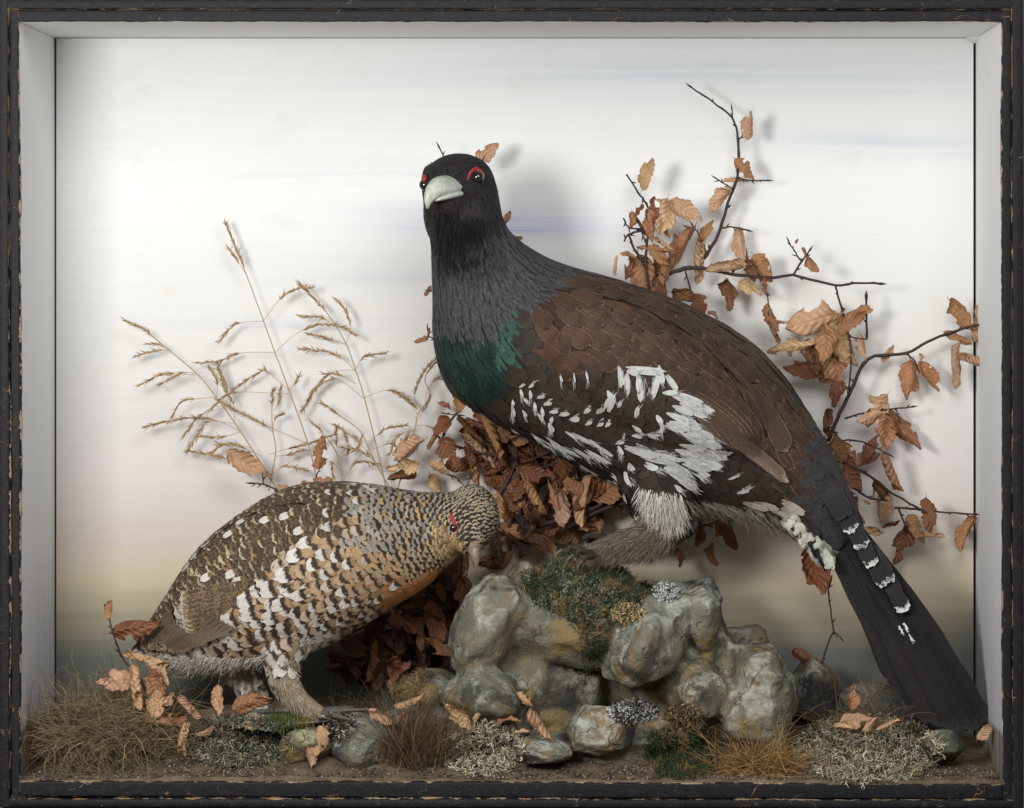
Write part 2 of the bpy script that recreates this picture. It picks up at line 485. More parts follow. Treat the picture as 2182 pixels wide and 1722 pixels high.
# ------------------------------------------------------------------ rockwork
def ico(sub):
    import bmesh
    bm = bmesh.new(); bmesh.ops.create_icosphere(bm, subdivisions=sub, radius=1.0)
    v = np.array([q.co[:] for q in bm.verts]); f = np.array([[q.index for q in fc.verts] for fc in bm.faces]); bm.free()
    return v, f
ICO5, ICO4, ICO3 = ico(5), ico(4), ico(3)
def mat_rock():
    g = NG('painted_plaster_rock')
    oi = g.n.new('ShaderNodeObjectInfo')
    p = g.pos()
    nz = g.sep(g.n.new('ShaderNodeNewGeometry').outputs['Normal'])[2]
    a = g.noise(p, 11, 4, 0.55, 0.5); b = g.noise(p, 30, 5, 0.62, 0.5); f = g.noise(p, 520, 3, 0.7); m_ = g.noise(p, 150, 4, .7)
    c = g.ramp(a, [(0.28, C(58, 61, 60)), (0.40, C(98, 99, 92)), (0.50, C(130, 127, 112)), (0.58, C(128, 128, 118)), (0.70, C(98, 107, 108))])
    c = g.mix(1.0, c, g.attr('col').outputs['Color'], 'MULTIPLY')
    st = g.noise(g.pos((1, 1, 0.6)), 19, 4, 0.65, 1.0)
    c = g.mix(g.math('MULTIPLY', g.step(st, 0.49, 0.63), 0.8), c, C(148, 122, 76))
    dk = g.noise(p, 14, 5, 0.65, 0.8)
    c = g.mix(g.math('MULTIPLY', g.step(dk, 0.50, 0.64), 0.8), c, C(52, 55, 54))
    w = g.math('ADD', g.math('MULTIPLY_ADD', nz, 0.10, b), g.math('MULTIPLY', g.math('SUBTRACT', m_, 0.5), 0.30))
    mixw = g.mix(1.0, C(184, 187, 180), g.attr('col').outputs['Color'], 'MULTIPLY')
    c = g.mix(g.math('MULTIPLY', g.step(w, 0.50, 0.72), 0.85), c, mixw)
    c = g.mix(1.0, c, g.math('MULTIPLY_ADD', f, 0.6, 0.66), 'MULTIPLY')
    c = g.mix(1.0, c, g.math('MULTIPLY_ADD', m_, 0.5, 0.75), 'MULTIPLY')
    h = g.math('ADD', g.math('MULTIPLY', m_, 1.0), g.math('MULTIPLY', f, 0.3))
    vo = g.n.new('ShaderNodeTexVoronoi'); vo.feature = 'DISTANCE_TO_EDGE'
    g.set(vo.inputs['Vector'], g.mix(0.10, p, g.noise(p, 20, 4))); vo.inputs['Scale'].default_value = 15
    ck = g.math('MULTIPLY', g.step(vo.outputs['Distance'], 0.022, 0.004), g.step(b, 0.46, 0.56))
    c = g.mix(g.math('MULTIPLY', ck, 0.30), c, C(72, 64, 50))
    g.bump(g.math('SUBTRACT', h, g.math('MULTIPLY', ck, 0.7)), 0.9, 0.004)
    return g.fin(c, 0.65, 0.25)
M['rock'] = mat_rock()
rock_v, rock_f = [], []
def rock(name, px, py, y, rx, rz, ry, tilt=0, seed=0, parent=None, tint=(1, 1, 1), planes=9, e=0.85, rough=0.10, sub=ICO5):
    """px,py: centre; rx, rz half sizes in photo pixels; ry half depth in m"""
    v, f = sub
    rr = np.random.default_rng(seed + 100)
    q = np.sign(v) * np.abs(v) ** e
    q /= np.maximum(1e-6, np.linalg.norm(q, axis=1, keepdims=True)) ** 0.55
    for _ in range(planes):
        nrm = rr.normal(size=3); nrm /= np.linalg.norm(nrm)
        d = rr.uniform(0.68, 0.94)
        over = q @ nrm - d
        q = q - np.where(over > 0, over * 0.86, 0)[:, None] * nrm
    off = seed * 3.7
    dsp = np.array([mnoise.fractal((a[0] * 1.3 + off, a[1] * 1.3, a[2] * 1.3), 0.9, 2.1, 5) for a in q])
    q = q * (1 + rough * dsp)[:, None]
    k = K * (D + y) / D
    q = q * np.array([rx * k, ry, rz * k])
    t = math.radians(tilt); ct, st = math.cos(t), math.sin(t)
    q = np.stack([q[:, 0] * ct - q[:, 2] * st, q[:, 1], q[:, 0] * st + q[:, 2] * ct], 1)
    c0 = np.array(P(px, py, y))
    w = q + c0
    o = link(name, np_mesh(name, w, f, {'col': np.tile([*tint, 1], (len(w), 1))}), M['rock'], parent)
    o.color = (*tint, 1)
    b = sum(len(a) for a in rock_v)
    rock_v.append(w); rock_f.append(f + b)
    return o
crag = empty('rock_outcrop', P(1330, 1600, .15), 'tall pale ochre and grey rock outcrop under the dark cock bird', 'rock')
_keep, _tint = [], []
def boulder(px, py, y, *a, tint=(1, 1, 1), **k):
    _keep.append(rock('rock_mass', px, py, y, *a, parent=crag, sub=ICO4, rough=.16, **k))
    _tint.append((np.array(P(px, py, y)), np.array(tint)))
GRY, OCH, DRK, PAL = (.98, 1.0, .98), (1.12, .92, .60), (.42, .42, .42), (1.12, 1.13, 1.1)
boulder(1042, 1326, .150, 80, 134, .070, -30, 1, tint=PAL)
boulder(1095, 1300, .175, 70, 110, .06, -12, 41, tint=(1.0, .92, .72))
boulder(1235, 1305, .180, 185, 122, .090, 4, 2, tint=(.95, .88, .72))
boulder(1372, 1372, .130, 84, 122, .075, -24, 3, tint=PAL)
boulder(1500, 1305, .175, 58, 88, .065, 10, 4, tint=GRY)
boulder(1440, 1290, .170, 60, 70, .06, -30, 42, tint=PAL)
boulder(1614, 1492, .150, 90, 128, .080, 4, 5, planes=6, e=.6, tint=GRY)
boulder(1036, 1484, .125, 92, 80, .070, 8, 6, tint=(.84, .84, .76))
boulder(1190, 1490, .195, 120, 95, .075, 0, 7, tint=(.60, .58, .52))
boulder(1490, 1490, .165, 95, 92, .075, -12, 8, tint=OCH)
boulder(1150, 1390, .185, 80, 100, .060, 5, 15, tint=(.9, .76, .52))
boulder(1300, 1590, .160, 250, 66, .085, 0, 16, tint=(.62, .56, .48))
boulder(1586, 1375, .225, 66, 46, .045, -8, 9, tint=(.7, .7, .7))
boulder(1480, 1400, .205, 110, 120, .07, 0, 17, tint=OCH)
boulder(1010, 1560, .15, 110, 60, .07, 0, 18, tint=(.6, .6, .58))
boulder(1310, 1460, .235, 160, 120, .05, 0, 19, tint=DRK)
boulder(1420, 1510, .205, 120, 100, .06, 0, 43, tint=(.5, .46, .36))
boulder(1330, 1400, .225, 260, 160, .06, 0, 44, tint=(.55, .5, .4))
boulder(1110, 1470, .185, 120, 140, .06, 0, 45, tint=(.7, .66, .52))
boulder(1540, 1470, .205, 110, 140, .06, 0, 46, tint=(.9, .76, .5))
def fuse_objects(obs, voxel, smooth):
    v, f, b = [], [], 0
    for o in obs:
        n = len(o.data.vertices); q = np.empty(n * 3, np.float32); o.data.vertices.foreach_get('co', q)
        v.append(q.reshape(-1, 3)); f += [tuple(i + b for i in p.vertices) for p in o.data.polygons]; b += n
    me = bpy.data.meshes.new('t'); me.from_pydata([tuple(p) for p in np.vstack(v)], [], f); me.update()
    t = bpy.data.objects.new('t', me); COL.objects.link(t)
    md = t.modifiers.new('r', 'REMESH'); md.mode = 'VOXEL'; md.voxel_size = voxel
    ms = t.modifiers.new('s', 'SMOOTH'); ms.factor = 0.5; ms.iterations = smooth
    new = bpy.data.meshes.new_from_object(t.evaluated_get(bpy.context.evaluated_depsgraph_get()))
    bpy.data.objects.remove(t); bpy.data.meshes.remove(me)
    for o in obs:
        d = o.data; bpy.data.objects.remove(o); bpy.data.meshes.remove(d)
    return new
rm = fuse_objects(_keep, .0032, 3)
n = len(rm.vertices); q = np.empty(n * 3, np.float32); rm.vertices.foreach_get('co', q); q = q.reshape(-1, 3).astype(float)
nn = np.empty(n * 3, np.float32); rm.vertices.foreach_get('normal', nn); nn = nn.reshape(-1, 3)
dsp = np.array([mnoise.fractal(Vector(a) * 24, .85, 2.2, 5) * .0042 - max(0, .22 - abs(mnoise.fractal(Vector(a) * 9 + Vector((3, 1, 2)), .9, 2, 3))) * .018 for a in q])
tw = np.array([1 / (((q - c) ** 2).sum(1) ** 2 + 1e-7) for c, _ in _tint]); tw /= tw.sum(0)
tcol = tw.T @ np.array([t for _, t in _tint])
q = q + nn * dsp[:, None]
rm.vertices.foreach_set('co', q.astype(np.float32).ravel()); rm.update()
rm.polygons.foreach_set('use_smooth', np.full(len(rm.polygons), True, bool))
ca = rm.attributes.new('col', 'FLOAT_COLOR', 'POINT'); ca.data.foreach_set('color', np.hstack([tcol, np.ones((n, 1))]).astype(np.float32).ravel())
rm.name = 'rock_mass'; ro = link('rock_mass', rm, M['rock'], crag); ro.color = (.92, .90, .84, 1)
rock_v.clear(); rock_f.clear()
rock_v.append(q); rock_f.append(np.array([tuple(p.vertices)[:3] for p in rm.polygons] + [(p.vertices[0], p.vertices[2], p.vertices[3]) for p in rm.polygons if len(p.vertices) == 4]))
def stone(label, *a, **k):
    o = rock('stone', *a, **k); tag(o, label, 'stone')
    return o
stone('squarish grey stone with a white streak, at the foot of the rock outcrop', 1277, 1556, .075, 84, 62, .045, -6, 21, e=.6, planes=14, tint=(1.05, 1.05, 1.0))
stone('low flat pale stone beside the round cream lichen', 1148, 1600, .06, 72, 28, .04, -2, 22, tint=(1.15, 1.2, 1.2))
stone('dark rounded rock behind the large cream lichen', 1730, 1478, .215, 64, 76, .05, 0, 23, tint=(.62, .64, .62))
stone('long dark bank of rock under the long black tail', 1870, 1530, .245, 125, 75, .04, -20, 24, tint=(.4, .4, .38))
stone('brown rounded stone between the outcrop and the hen bird', 912, 1486, .165, 86, 58, .06, 8, 25, tint=(.85, .82, .74))
stone('flat grey slab that the hen bird stands on', 600, 1533, .105, 165, 22, .075, 0, 26, tint=(.9, .97, .98))
stone('smooth grey-green boulder left of the upright brown grass', 778, 1590, .07, 72, 52, .045, 4, 27, tint=(.85, .87, .82))
stone('yellowish blocky stone below the green moss', 652, 1592, .06, 56, 48, .035, 3, 28, e=.6, tint=(1.0, .95, .65))
stone('grey slab lying behind the smooth grey-green boulder', 758, 1545, .10, 80, 26, .05, -6, 29, tint=(.95, 1.0, 1.0))
stone('small dark green stone by the gravel corner under the tail', 2010, 1590, .09, 46, 36, .035, 0, 30, tint=(.5, .54, .44))
stone('rounded dim stone behind the upright brown grass', 885, 1540, .12, 85, 42, .05, 0, 31, tint=(.8, .84, .84))
stone('dark earthy mound behind the dry grass tussock', 270, 1520, .22, 150, 50, .05, 0, 32, tint=(.6, .54, .48))
RV = np.vstack(rock_v); RF = np.vstack(rock_f)
surf_bvh = BVHTree.FromPolygons([tuple(v) for v in np.vstack([RV, gv])],
    [tuple(f) for f in RF] + [tuple(i + len(RV) for i in f) for f in gf])

def cast(bvh, px, py):
    d = (P(px, py, 0) - CAM).normalized()
    h = bvh.ray_cast(CAM, d)
    return (h[0], h[1]) if h[0] is not None else (None, None)

# ------------------------------------------------------------------ strands: moss, lichen, dry grass
def strands(name, pts, r, col, mat, parent=None, taper=0.75, sides=3, flat=None):
    """pts (N,S,3), r (N,), col (N,3) -> one mesh of thin tubes"""
    pts = np.asarray(pts, float); n, s_, _ = pts.shape
    t = np.gradient(pts, axis=1); t /= np.linalg.norm(t, axis=2, keepdims=True) + 1e-9
    ref = RNG.normal(size=(n, 1, 3)); a = np.cross(t, ref); a /= np.linalg.norm(a, axis=2, keepdims=True) + 1e-9
    b = np.cross(t, a)
    rad = np.asarray(r)[:, None] * (1 - taper * np.linspace(0, 1, s_) ** 1.5)[None]
    ring = []
    for j in range(sides):
        th = 2 * math.pi * j / sides
        ring.append(pts + (a * math.cos(th) + b * math.sin(th)) * rad[..., None])
    v = np.stack(ring, 2).reshape(-1, 3)
    base = (np.arange(n) * s_ * sides)[:, None, None] + (np.arange(s_ - 1) * sides)[None, :, None]
    j = np.arange(sides)[None, None]; j2 = (np.arange(sides) + 1) % sides
    f = np.stack([base + j, base + j2[None, None], base + sides + j2[None, None], base + sides + j], -1).reshape(-1, 4)
    c = np.repeat(np.hstack([np.asarray(col), np.ones((n, 1))]), s_ * sides, 0)
    return link(name, np_mesh(name, v, f, {'col': c}), mat, parent)
def sample_poly(poly, n):
    xs = [p[0] for p in poly]; ys = [p[1] for p in poly]
    x = RNG.uniform(min(xs), max(xs), n * 3); y = RNG.uniform(min(ys), max(ys), n * 3)
    k = in_poly(x, y, poly)
    return x[k][:n], y[k][:n]
def roots_on(poly, n, bvh=None):
    out = []
    for a, b in zip(*sample_poly(poly, n)):
        h, nn = cast(bvh or surf_bvh, a, b)
        if h is not None and h.y < YB - .002: out.append((h, nn))
    return np.array([h[:] for h, _ in out]), np.array([nn[:] for _, nn in out])
def curly(root, direc, length, s_, wob, seed=0, up=0.0):
    """random curling paths: root (N,3), direc (N,3), length (N,)"""
    n = len(root); d = direc / (np.linalg.norm(direc, axis=1, keepdims=True) + 1e-9)
    pts = [root]
    for i in range(1, s_):
        d = d + RNG.normal(0, wob, (n, 3)); d[:, 2] += up
        d /= np.linalg.norm(d, axis=1, keepdims=True) + 1e-9
        pts.append(pts[-1] + d * (length / (s_ - 1))[:, None])
    return np.stack(pts, 1)
def pick(cols, w, n):
    i = RNG.choice(len(cols), n, p=np.array(w) / sum(w))
    return np.asarray(cols)[i] * RNG.uniform(0.65, 1.3, (n, 1))

def moss(label, poly, n, cols, w, ln=(.004, .010), r=.00045):
    R_, N_ = roots_on(poly, n); n = len(R_)
    d = N_ * 0.9 + RNG.normal(0, 0.55, (n, 3)) + np.array([0, -.15, .3])
    pts = curly(R_ - N_ * .001, d, RNG.uniform(*ln, n), 4, 0.30)
    c = pick(cols, w, n)
    # patches of tan amid green
    pn = np.array([mnoise.noise((a[0] * 45, a[1] * 45, a[2] * 45)) for a in R_])
    tanmask = pn > RNG.uniform(0.08, 0.6, n)
    c[tanmask] = pick([C(150, 120, 76), C(120, 96, 60), C(176, 148, 100)], [1, 1, 1], tanmask.sum())
    o = strands('moss_patch', pts, RNG.uniform(.6, 1.3, n) * r, c, M['strand'])
    return tag(o, label, 'moss')
GREENS = [C(62, 80, 50), C(46, 64, 46), C(86, 98, 56), C(34, 48, 38)]
z4 = lambda pts, x0, y0, s_: [(x0 + s_ * a, y0 + s_ * b) for a, b in pts]
moss('dark green and tan moss covering the top of the rock outcrop', z4([(555, 290), (640, 235), (720, 200), (820, 165), (1000, 178), (1150, 215), (1230, 290), (1265, 360), (1190, 440), (1120, 520), (1020, 560), (1000, 680), (980, 770), (880, 830), (870, 720), (850, 600), (770, 520), (650, 470), (570, 400)], 880, 1100, .4159), 7500, GREENS, [3, 3, 2, 2])
moss('dark moss tuft at the foot of the rock outcrop', z4([(1200, 1130), (1290, 1090), (1420, 1110), (1540, 1060), (1570, 1180), (1560, 1320), (1420, 1360), (1260, 1340), (1190, 1240)], 880, 1100, .4159), 3800, GREENS, [2, 3, 2, 2], (.005, .012))
moss('bright green moss beside the hen bird’s foot', [(556, 1532), (600, 1524), (660, 1528), (672, 1545), (640, 1556), (570, 1556)], 1300, [C(86, 104, 52), C(62, 84, 44), C(110, 118, 66)], [1, 1, 1], (.004, .008))
moss('dim green moss behind the cock bird’s toes', [(1095, 1170), (1130, 1148), (1240, 1150), (1290, 1165), (1230, 1185), (1110, 1190)], 1300, GREENS, [2, 3, 1, 2], (.004, .009))
moss('brownish dead moss on the ground behind the hen bird', [(720, 1500), (790, 1455), (900, 1425), (930, 1440), (870, 1500), (800, 1512)], 1800, [C(96, 80, 56), C(70, 58, 40), C(126, 106, 74)], [1, 1, 1], (.004, .009))

def lichen(label, cx, cy, rx, ry, n, cols, w, seg=(.004, .009), r=.0007, depth_r=None, ybase=None):
    """a dome of short forking curls"""
    R_, N_ = roots_on([(cx + rx * math.cos(a), cy + ry * math.sin(a)) for a in np.linspace(0, 6.28, 24, endpoint=False)], n)
    n = len(R_)
    px, py = to_px(R_)
    q = 1 - ((px - cx) / rx) ** 2 - ((py - cy) / ry) ** 2
    h = np.sqrt(np.clip(q, 0.02, 1)) * min(rx, ry) * K * 0.75
    lift = RNG.uniform(0.15, 1, n)[:, None] ** 0.5 * h[:, None]
    out = np.stack([(px - cx) / rx * 0.8, -0.9 + 0 * px, 0.5 - (py - cy) / ry * 0.6], 1)
    out /= np.linalg.norm(out, axis=1, keepdims=True)
    st = R_ + out * lift
    p1 = curly(st, out + RNG.normal(0, .7, (n, 3)), RNG.uniform(*seg, n), 6, 0.55)
    k = RNG.random(n) < 0.7
    p2 = curly(p1[k][:, 3], RNG.normal(0, 1, (k.sum(), 3)) + out[k], RNG.uniform(*seg, k.sum()) * 0.6, 6, 0.5)
    c = pick(cols, w, n)
    o = strands('lichen_clump', np.vstack([p1, p2]), np.concatenate([RNG.uniform(.7, 1.3, n), RNG.uniform(.5, 1.0, k.sum())]) * r, np.vstack([c, c[k] * 1.05]), M['strand'], taper=0.4)
    return tag(o, label, 'lichen')
CREAM = [C(206, 196, 164), C(170, 164, 138), C(140, 136, 118), C(110, 100, 78), C(222, 214, 188)]
lichen('large cream reindeer lichen in front of the black tail', 1848, 1604, 150, 66, 3300, CREAM, [3, 3, 2, 2, 1], (.006, .013), .00075)
lichen('round cream-grey lichen left of the low flat pale stone', 1030, 1600, 82, 54, 1500, CREAM, [3, 3, 2, 1, 2], (.006, .012), .0008)
lichen('grey-green lichen below the hen bird, beside the dry grass tussock', 505, 1588, 108, 50, 2100, [C(120, 122, 104), C(92, 94, 82), C(160, 156, 128), C(70, 66, 54), C(178, 172, 146)], [3, 3, 2, 2, 1], (.006, .012), .0006)
lichen('small grey lichen on the slab under the hen bird', 520, 1536, 40, 12, 420, CREAM, [1, 3, 3, 2, 1], (.004, .008), .0006)
lichen('white crusty lichen on top of the rock outcrop', 1420, 1264, 26, 16, 480, [C(224, 224, 224), C(190, 192, 196), C(90, 88, 86), C(210, 200, 172)], [3, 2, 2, 1], (.003, .006), .0007)
lichen('white-edged dark lichen on the squarish grey stone', 1348, 1518, 50, 22, 750, [C(214, 214, 216), C(70, 68, 66), C(120, 120, 118), C(190, 180, 150)], [3, 3, 2, 1], (.003, .006), .0007)
lichen('small cream lichen tucked under the moss on the outcrop', 1337, 1308, 34, 19, 420, [C(206, 184, 138), C(170, 150, 110), C(90, 80, 64)], [3, 2, 2], (.003, .007), .0007)
lichen('tan lichen cushion above the dark moss tuft', 1456, 1527, 36, 26, 700, [C(160, 136, 100), C(126, 104, 74), C(96, 78, 54), C(190, 170, 130)], [3, 3, 2, 1], (.004, .007), .0006)
lichen('dark lichen with white tips beside the smooth grey-green boulder', 718, 1548, 36, 30, 560, [C(60, 58, 56), C(200, 196, 190), C(120, 112, 100)], [3, 2, 2], (.004, .007), .0007)

def tussock(label, px, py, y, n, ln, spread, up, cols, w, r=.00035, wob=.16, rootr=.012, sag=-.10, seg=10, name='grass_tussock'):
    c0 = np.array(P(px, py, y))
    root = c0 + RNG.normal(0, 1, (n, 3)) * np.array([rootr, rootr * .6, rootr * .25])
    d = RNG.normal(0, 1, (n, 3)) * np.array([spread, spread * .7, .25]) + np.array([0, -.15, up])
    pts = curly(root, d, RNG.uniform(ln * .45, ln, n), seg, wob, up=sag)
    gz = ground_z(pts[..., 0], pts[..., 1])
    pts[..., 1] = np.clip(pts[..., 1], .003, YB - .004)
    pts[..., 0] = np.clip(pts[..., 0], XL + .002, XR - .002)
    pts[..., 2] = np.maximum(pts[..., 2], gz + .0008)
    o = strands(name, pts, RNG.uniform(.6, 1.4, n) * r, pick(cols, w, n), M['strand'], taper=0.6)
    return tag(o, label, 'dry grass')
OLD = [C(150, 132, 100), C(124, 108, 80), C(176, 156, 118), C(98, 84, 62)]
tussock('big tangled grey-brown grass tussock in the front corner by the frame', 225, 1575, .080, 2300, .110, 1.1, .55, OLD, [3, 3, 2, 2], .00032, .30, .032, -.095)
tussock('thin wispy dry grass at the back edge of the big grey-brown tussock', 260, 1530, .15, 500, .08, 1.0, .5, OLD, [2, 3, 1, 3], .00034, .2, .024, -.06)
tussock('upright fine brown grass left of the round cream-grey lichen', 880, 1632, .06, 700, .10, .55, 1.0, [C(122, 100, 72), C(98, 80, 58), C(146, 122, 88), C(80, 66, 48)], [3, 3, 2, 2], .00034, .10, .016, -.03)
tussock('golden dry grass fringe below the big right boulder', 1615, 1645, .055, 620, .065, .85, .75, [C(176, 140, 86), C(148, 116, 70), C(196, 164, 110), C(116, 92, 58)], [3, 3, 2, 2], .00034, .13, .022, -.07)
tussock('dark wispy grass on the shaded ground behind the hen bird’s foot', 730, 1520, .17, 160, .05, .9, .5, [C(92, 80, 58), C(66, 58, 44)], [1, 1], .0003, .12, .02, -.06)
tussock('sparse straw standing behind the large cream lichen', 1835, 1545, .15, 110, .06, .8, .8, [C(150, 122, 84), C(112, 90, 62)], [1, 1], .0004, .12, .02, -.05)
# ------------------------------------------------------------------ birds: one continuous body each, feathers laid over it
def loft_rings(stations, sides=28, sub=5):
    """stations: (ax, ay, bx, by, yc, rdepth): section from (ax,ay) to (bx,by) in photo px at depth yc"""
    rows = []
    for (ax, ay, bx, by, yc, rd) in stations:
        a, b = P(ax, ay, yc), P(bx, by, yc)
        rows.append([*((a + b) / 2), *((a - b) / 2), rd])
    rows = spline(rows, sub)
    v, f = [], []
    for r_ in rows:
        c, h, rd = r_[:3], r_[3:6], r_[6]
        for j in range(sides):
            th = 2 * math.pi * j / sides
            v.append(c + h * math.cos(th) + np.array([0, rd, 0]) * math.sin(th))
    n = len(rows)
    for i in range(n - 1):
        for j in range(sides):
            f.append((i * sides + j, i * sides + (j + 1) % sides, (i + 1) * sides + (j + 1) % sides, (i + 1) * sides + j))
    f.append(tuple(range(sides))[::-1]); f.append(tuple((n - 1) * sides + j for j in range(sides)))
    return v, f
def tube_loft(pts, sub=4, sides=18):
    """pts: (px,py,y,r)"""
    rows = spline([[*P(a, b, c), r_] for a, b, c, r_ in pts], sub)
    m = MB(); m.tube([Vector(q[:3]) for q in rows], [max(.0008, q[3]) for q in rows], sides)
    return m.v, m.f
def ellipsoid(c, ax, r, sub=ICO4):
    """c centre, ax three unit axes, r three radii"""
    v, f = sub
    A = np.array([np.array(a) * s_ for a, s_ in zip(ax, r)])
    return list(v @ A + np.array(c)), [tuple(i) for i in f]
def frame_from(fwd, up=(0, 0, 1)):
    f = Vector(fwd).normalized(); s_ = f.cross(Vector(up)).normalized(); u = s_.cross(f)
    return f, s_, u
def fuse(parts, voxel, smooth):
    v, f = [], []
    for pv, pf in parts:
        b = len(v); v += [tuple(p) for p in pv]; f += [tuple(i + b for i in q) for q in pf]
    me = bpy.data.meshes.new('body'); me.from_pydata(v, [], f); me.update()
    o = bpy.data.objects.new('body', me); COL.objects.link(o)
    md = o.modifiers.new('r', 'REMESH'); md.mode = 'VOXEL'; md.voxel_size = voxel
    ms = o.modifiers.new('s', 'SMOOTH'); ms.factor = 0.5; ms.iterations = smooth
    dg = bpy.context.evaluated_depsgraph_get()
    new = bpy.data.meshes.new_from_object(o.evaluated_get(dg))
    bpy.data.objects.remove(o); bpy.data.meshes.remove(me)
    new.name = 'body'
    new.polygons.foreach_set('use_smooth', np.full(len(new.polygons), True, bool))
    return new

class Bird:
    def __init__(s, root, mesh):
        s.root, s.mesh = root, mesh
        n = len(mesh.vertices); v = np.empty(n * 3, np.float32); mesh.vertices.foreach_get('co', v)
        s.v = v.reshape(-1, 3).astype(float)
        s.polys = [tuple(p.vertices) for p in mesh.polygons]
        s.bvh = BVHTree.FromPolygons([tuple(q) for q in s.v], s.polys)
        s.rec = []
    def colour_body(s, fn):
        px, py = to_px(s.v)
        c = fn(px, py)
        a = s.mesh.attributes.new('col', 'FLOAT_COLOR', 'POINT')
        a.data.foreach_set('color', np.hstack([c, np.ones((len(c), 1))]).astype(np.float32).ravel())
        return link('body', s.mesh, M['plumage_skin'], s.root)
    def guides(s, g):
        g = np.array(g, float)
        g[:, 2:4] /= np.linalg.norm(g[:, 2:4], axis=1, keepdims=True)
        s.g = g
    def flow(s, px, py):
        w = 1.0 / (((s.g[:, 0] - px) ** 2 + (s.g[:, 1] - py) ** 2) ** 1.25 + 60)
        d = (s.g[:, 2:4] * w[:, None]).sum(0)
        return Vector((d[0], 0, -d[1])).normalized()
    def samples(s, n):
        tri = []
        for p in s.polys:
            tri.append(p[:3])
            if len(p) == 4: tri.append((p[0], p[2], p[3]))
        tri = np.array(tri)
        a, b, c = s.v[tri[:, 0]], s.v[tri[:, 1]], s.v[tri[:, 2]]
        nn = np.cross(b - a, c - a); ar = np.linalg.norm(nn, axis=1)
        keep = nn[:, 1] < 0.55 * ar                    # the side that faces the glass, and well round it
        i = RNG.choice(len(tri), n, p=(ar * keep) / (ar * keep).sum())
        r1, r2 = np.sqrt(RNG.random(n)), RNG.random(n)
        pt = a[i] * (1 - r1)[:, None] + b[i] * (r1 * (1 - r2))[:, None] + c[i] * (r1 * r2)[:, None]
        return pt, nn[i] / ar[i][:, None]
    def poisson(s, n, rad_fn):
        """returns accepted points with their style index"""
        pt, nn = s.samples(n)
        px, py = to_px(pt)
        sty, rad = rad_fn(px, py)
        cell = 0.02
        grid, out = {}, []
        for i in range(n):
            r = rad[i]
            if r <= 0: continue
            p = pt[i]; k = (int(p[0] // cell), int(p[1] // cell), int(p[2] // cell))
            ok = True
            for dx in (-1, 0, 1):
                for dy in (-1, 0, 1):
                    for dz in (-1, 0, 1):
                        for q, rq in grid.get((k[0] + dx, k[1] + dy, k[2] + dz), ()):
                            m_ = min(r, rq) if rq < r else r
                            if (p[0] - q[0]) ** 2 + (p[1] - q[1]) ** 2 + (p[2] - q[2]) ** 2 < m_ * m_:
                                ok = False; break
                        if not ok: break
                    if not ok: break
                if not ok: break
            if ok:
                grid.setdefault(k, []).append((p, r)); out.append((p, nn[i], sty[i], px[i], py[i]))
        return out
    def lay(s, p, d, L, W, cols, t=(0.5, 0.85), par=(0.2, 0, 0), lift=(.0006, .0035), tip=0.55, R=0.09, rows=None, jag=0.0, cols_n=4, base_w=0.35, kind='feather'):
        """drape one feather on the body from point p along d"""
        U = rows or [0, .25, .5, .68, .82, .92, 1.0]
        p = Vector(p); d = Vector(d)
        hit = s.bvh.find_nearest(p)
        if hit[0] is None: return
        q, n = hit[0], hit[1]
        vs_, uv = [], []
        pu = 0.0
        h0, h1 = lift
        rr = random.random()
        for u in U:
            st = u - pu; pu = u
            if st > 0:
                d = (d - n * d.dot(n)).normalized()
                hit = s.bvh.find_nearest(q + d * (st * L))
                if hit[0] is not None:
                    q2 = hit[0]
                    if (q2 - q).length < st * L * 0.5: q2 = q + d * (st * L)   # past the body's end: run straight on
                    else: n = (n * 0.4 + hit[1] * 0.6).normalized()
                    q = q2
            d = (d - n * d.dot(n)).normalized()
            side = n.cross(d)
            if u <= tip: w = base_w + (1 - base_w) * math.sin(min(1, u / tip) * math.pi / 2)
            else: w = math.sqrt(max(0.0, 1 - ((u - tip) / (1 - tip)) ** 2.6)) * 0.94 + 0.06
            w *= W / 2
            h = h0 + (h1 - h0) * u
            for j in range(cols_n + 1):
                vv = -1 + 2 * j / cols_n
                x = vv * w
                jg = jag * L * rnd(-1, 1) * (1.6 if u > .9 else (.6 if u > .6 else .15))
                vs_.append(q + side * x + n * (h - x * x / (2 * R)) + d * jg)
                uv.append((vv, u, rr))
        s.rec.append((L * W, kind, vs_, uv, len(U), cols_n + 1, cols, t, par))
    def blade(s, pts, W, cols, t, par, nrm=(0, -1, 0), kind='tail_feather', camber=.15, tip=.8, fray=.0012):
        """free feather along a path of points"""
        sp_ = spline([list(p) for p in pts], 8)
        us = [0, .12, .25, .4, .55, .7, .8, .86, .91, .945, .97, .988, 1.0]
        rows = [[np.interp(u, np.linspace(0, 1, len(sp_)), sp_[:, a]) for a in range(3)] for u in us]
        n0 = Vector(nrm).normalized()
        vs_, uv = [], []; nR = len(rows); rr = random.random()
        for i, q in enumerate(rows):
            q = Vector(q); u = us[i]
            d = (Vector(rows[min(i + 1, nR - 1)]) - Vector(rows[max(i - 1, 0)])).normalized()
            side = n0.cross(d).normalized(); n = d.cross(side)
            if u <= tip: w = .35 + .65 * min(1, u / .35)
            else: w = math.sqrt(max(0, 1 - ((u - tip) / (1 - tip)) ** 2.4)) * .95 + .05
            w *= W / 2
            for j in range(5):
                vv = -1 + 2 * j / 4
                vs_.append(q + side * (vv * w + (rnd(-fray, fray) if abs(vv) > .9 else 0)) + d * (rnd(-fray, fray) * 2 if u > .9 else 0) - n * (abs(vv) ** 1.5 * w * camber) * (1 if n.dot(n0) > 0 else -1))
                uv.append((vv, u, rr))
        s.rec.append((1.0, kind, vs_, uv, nR, 5, cols, t, par))
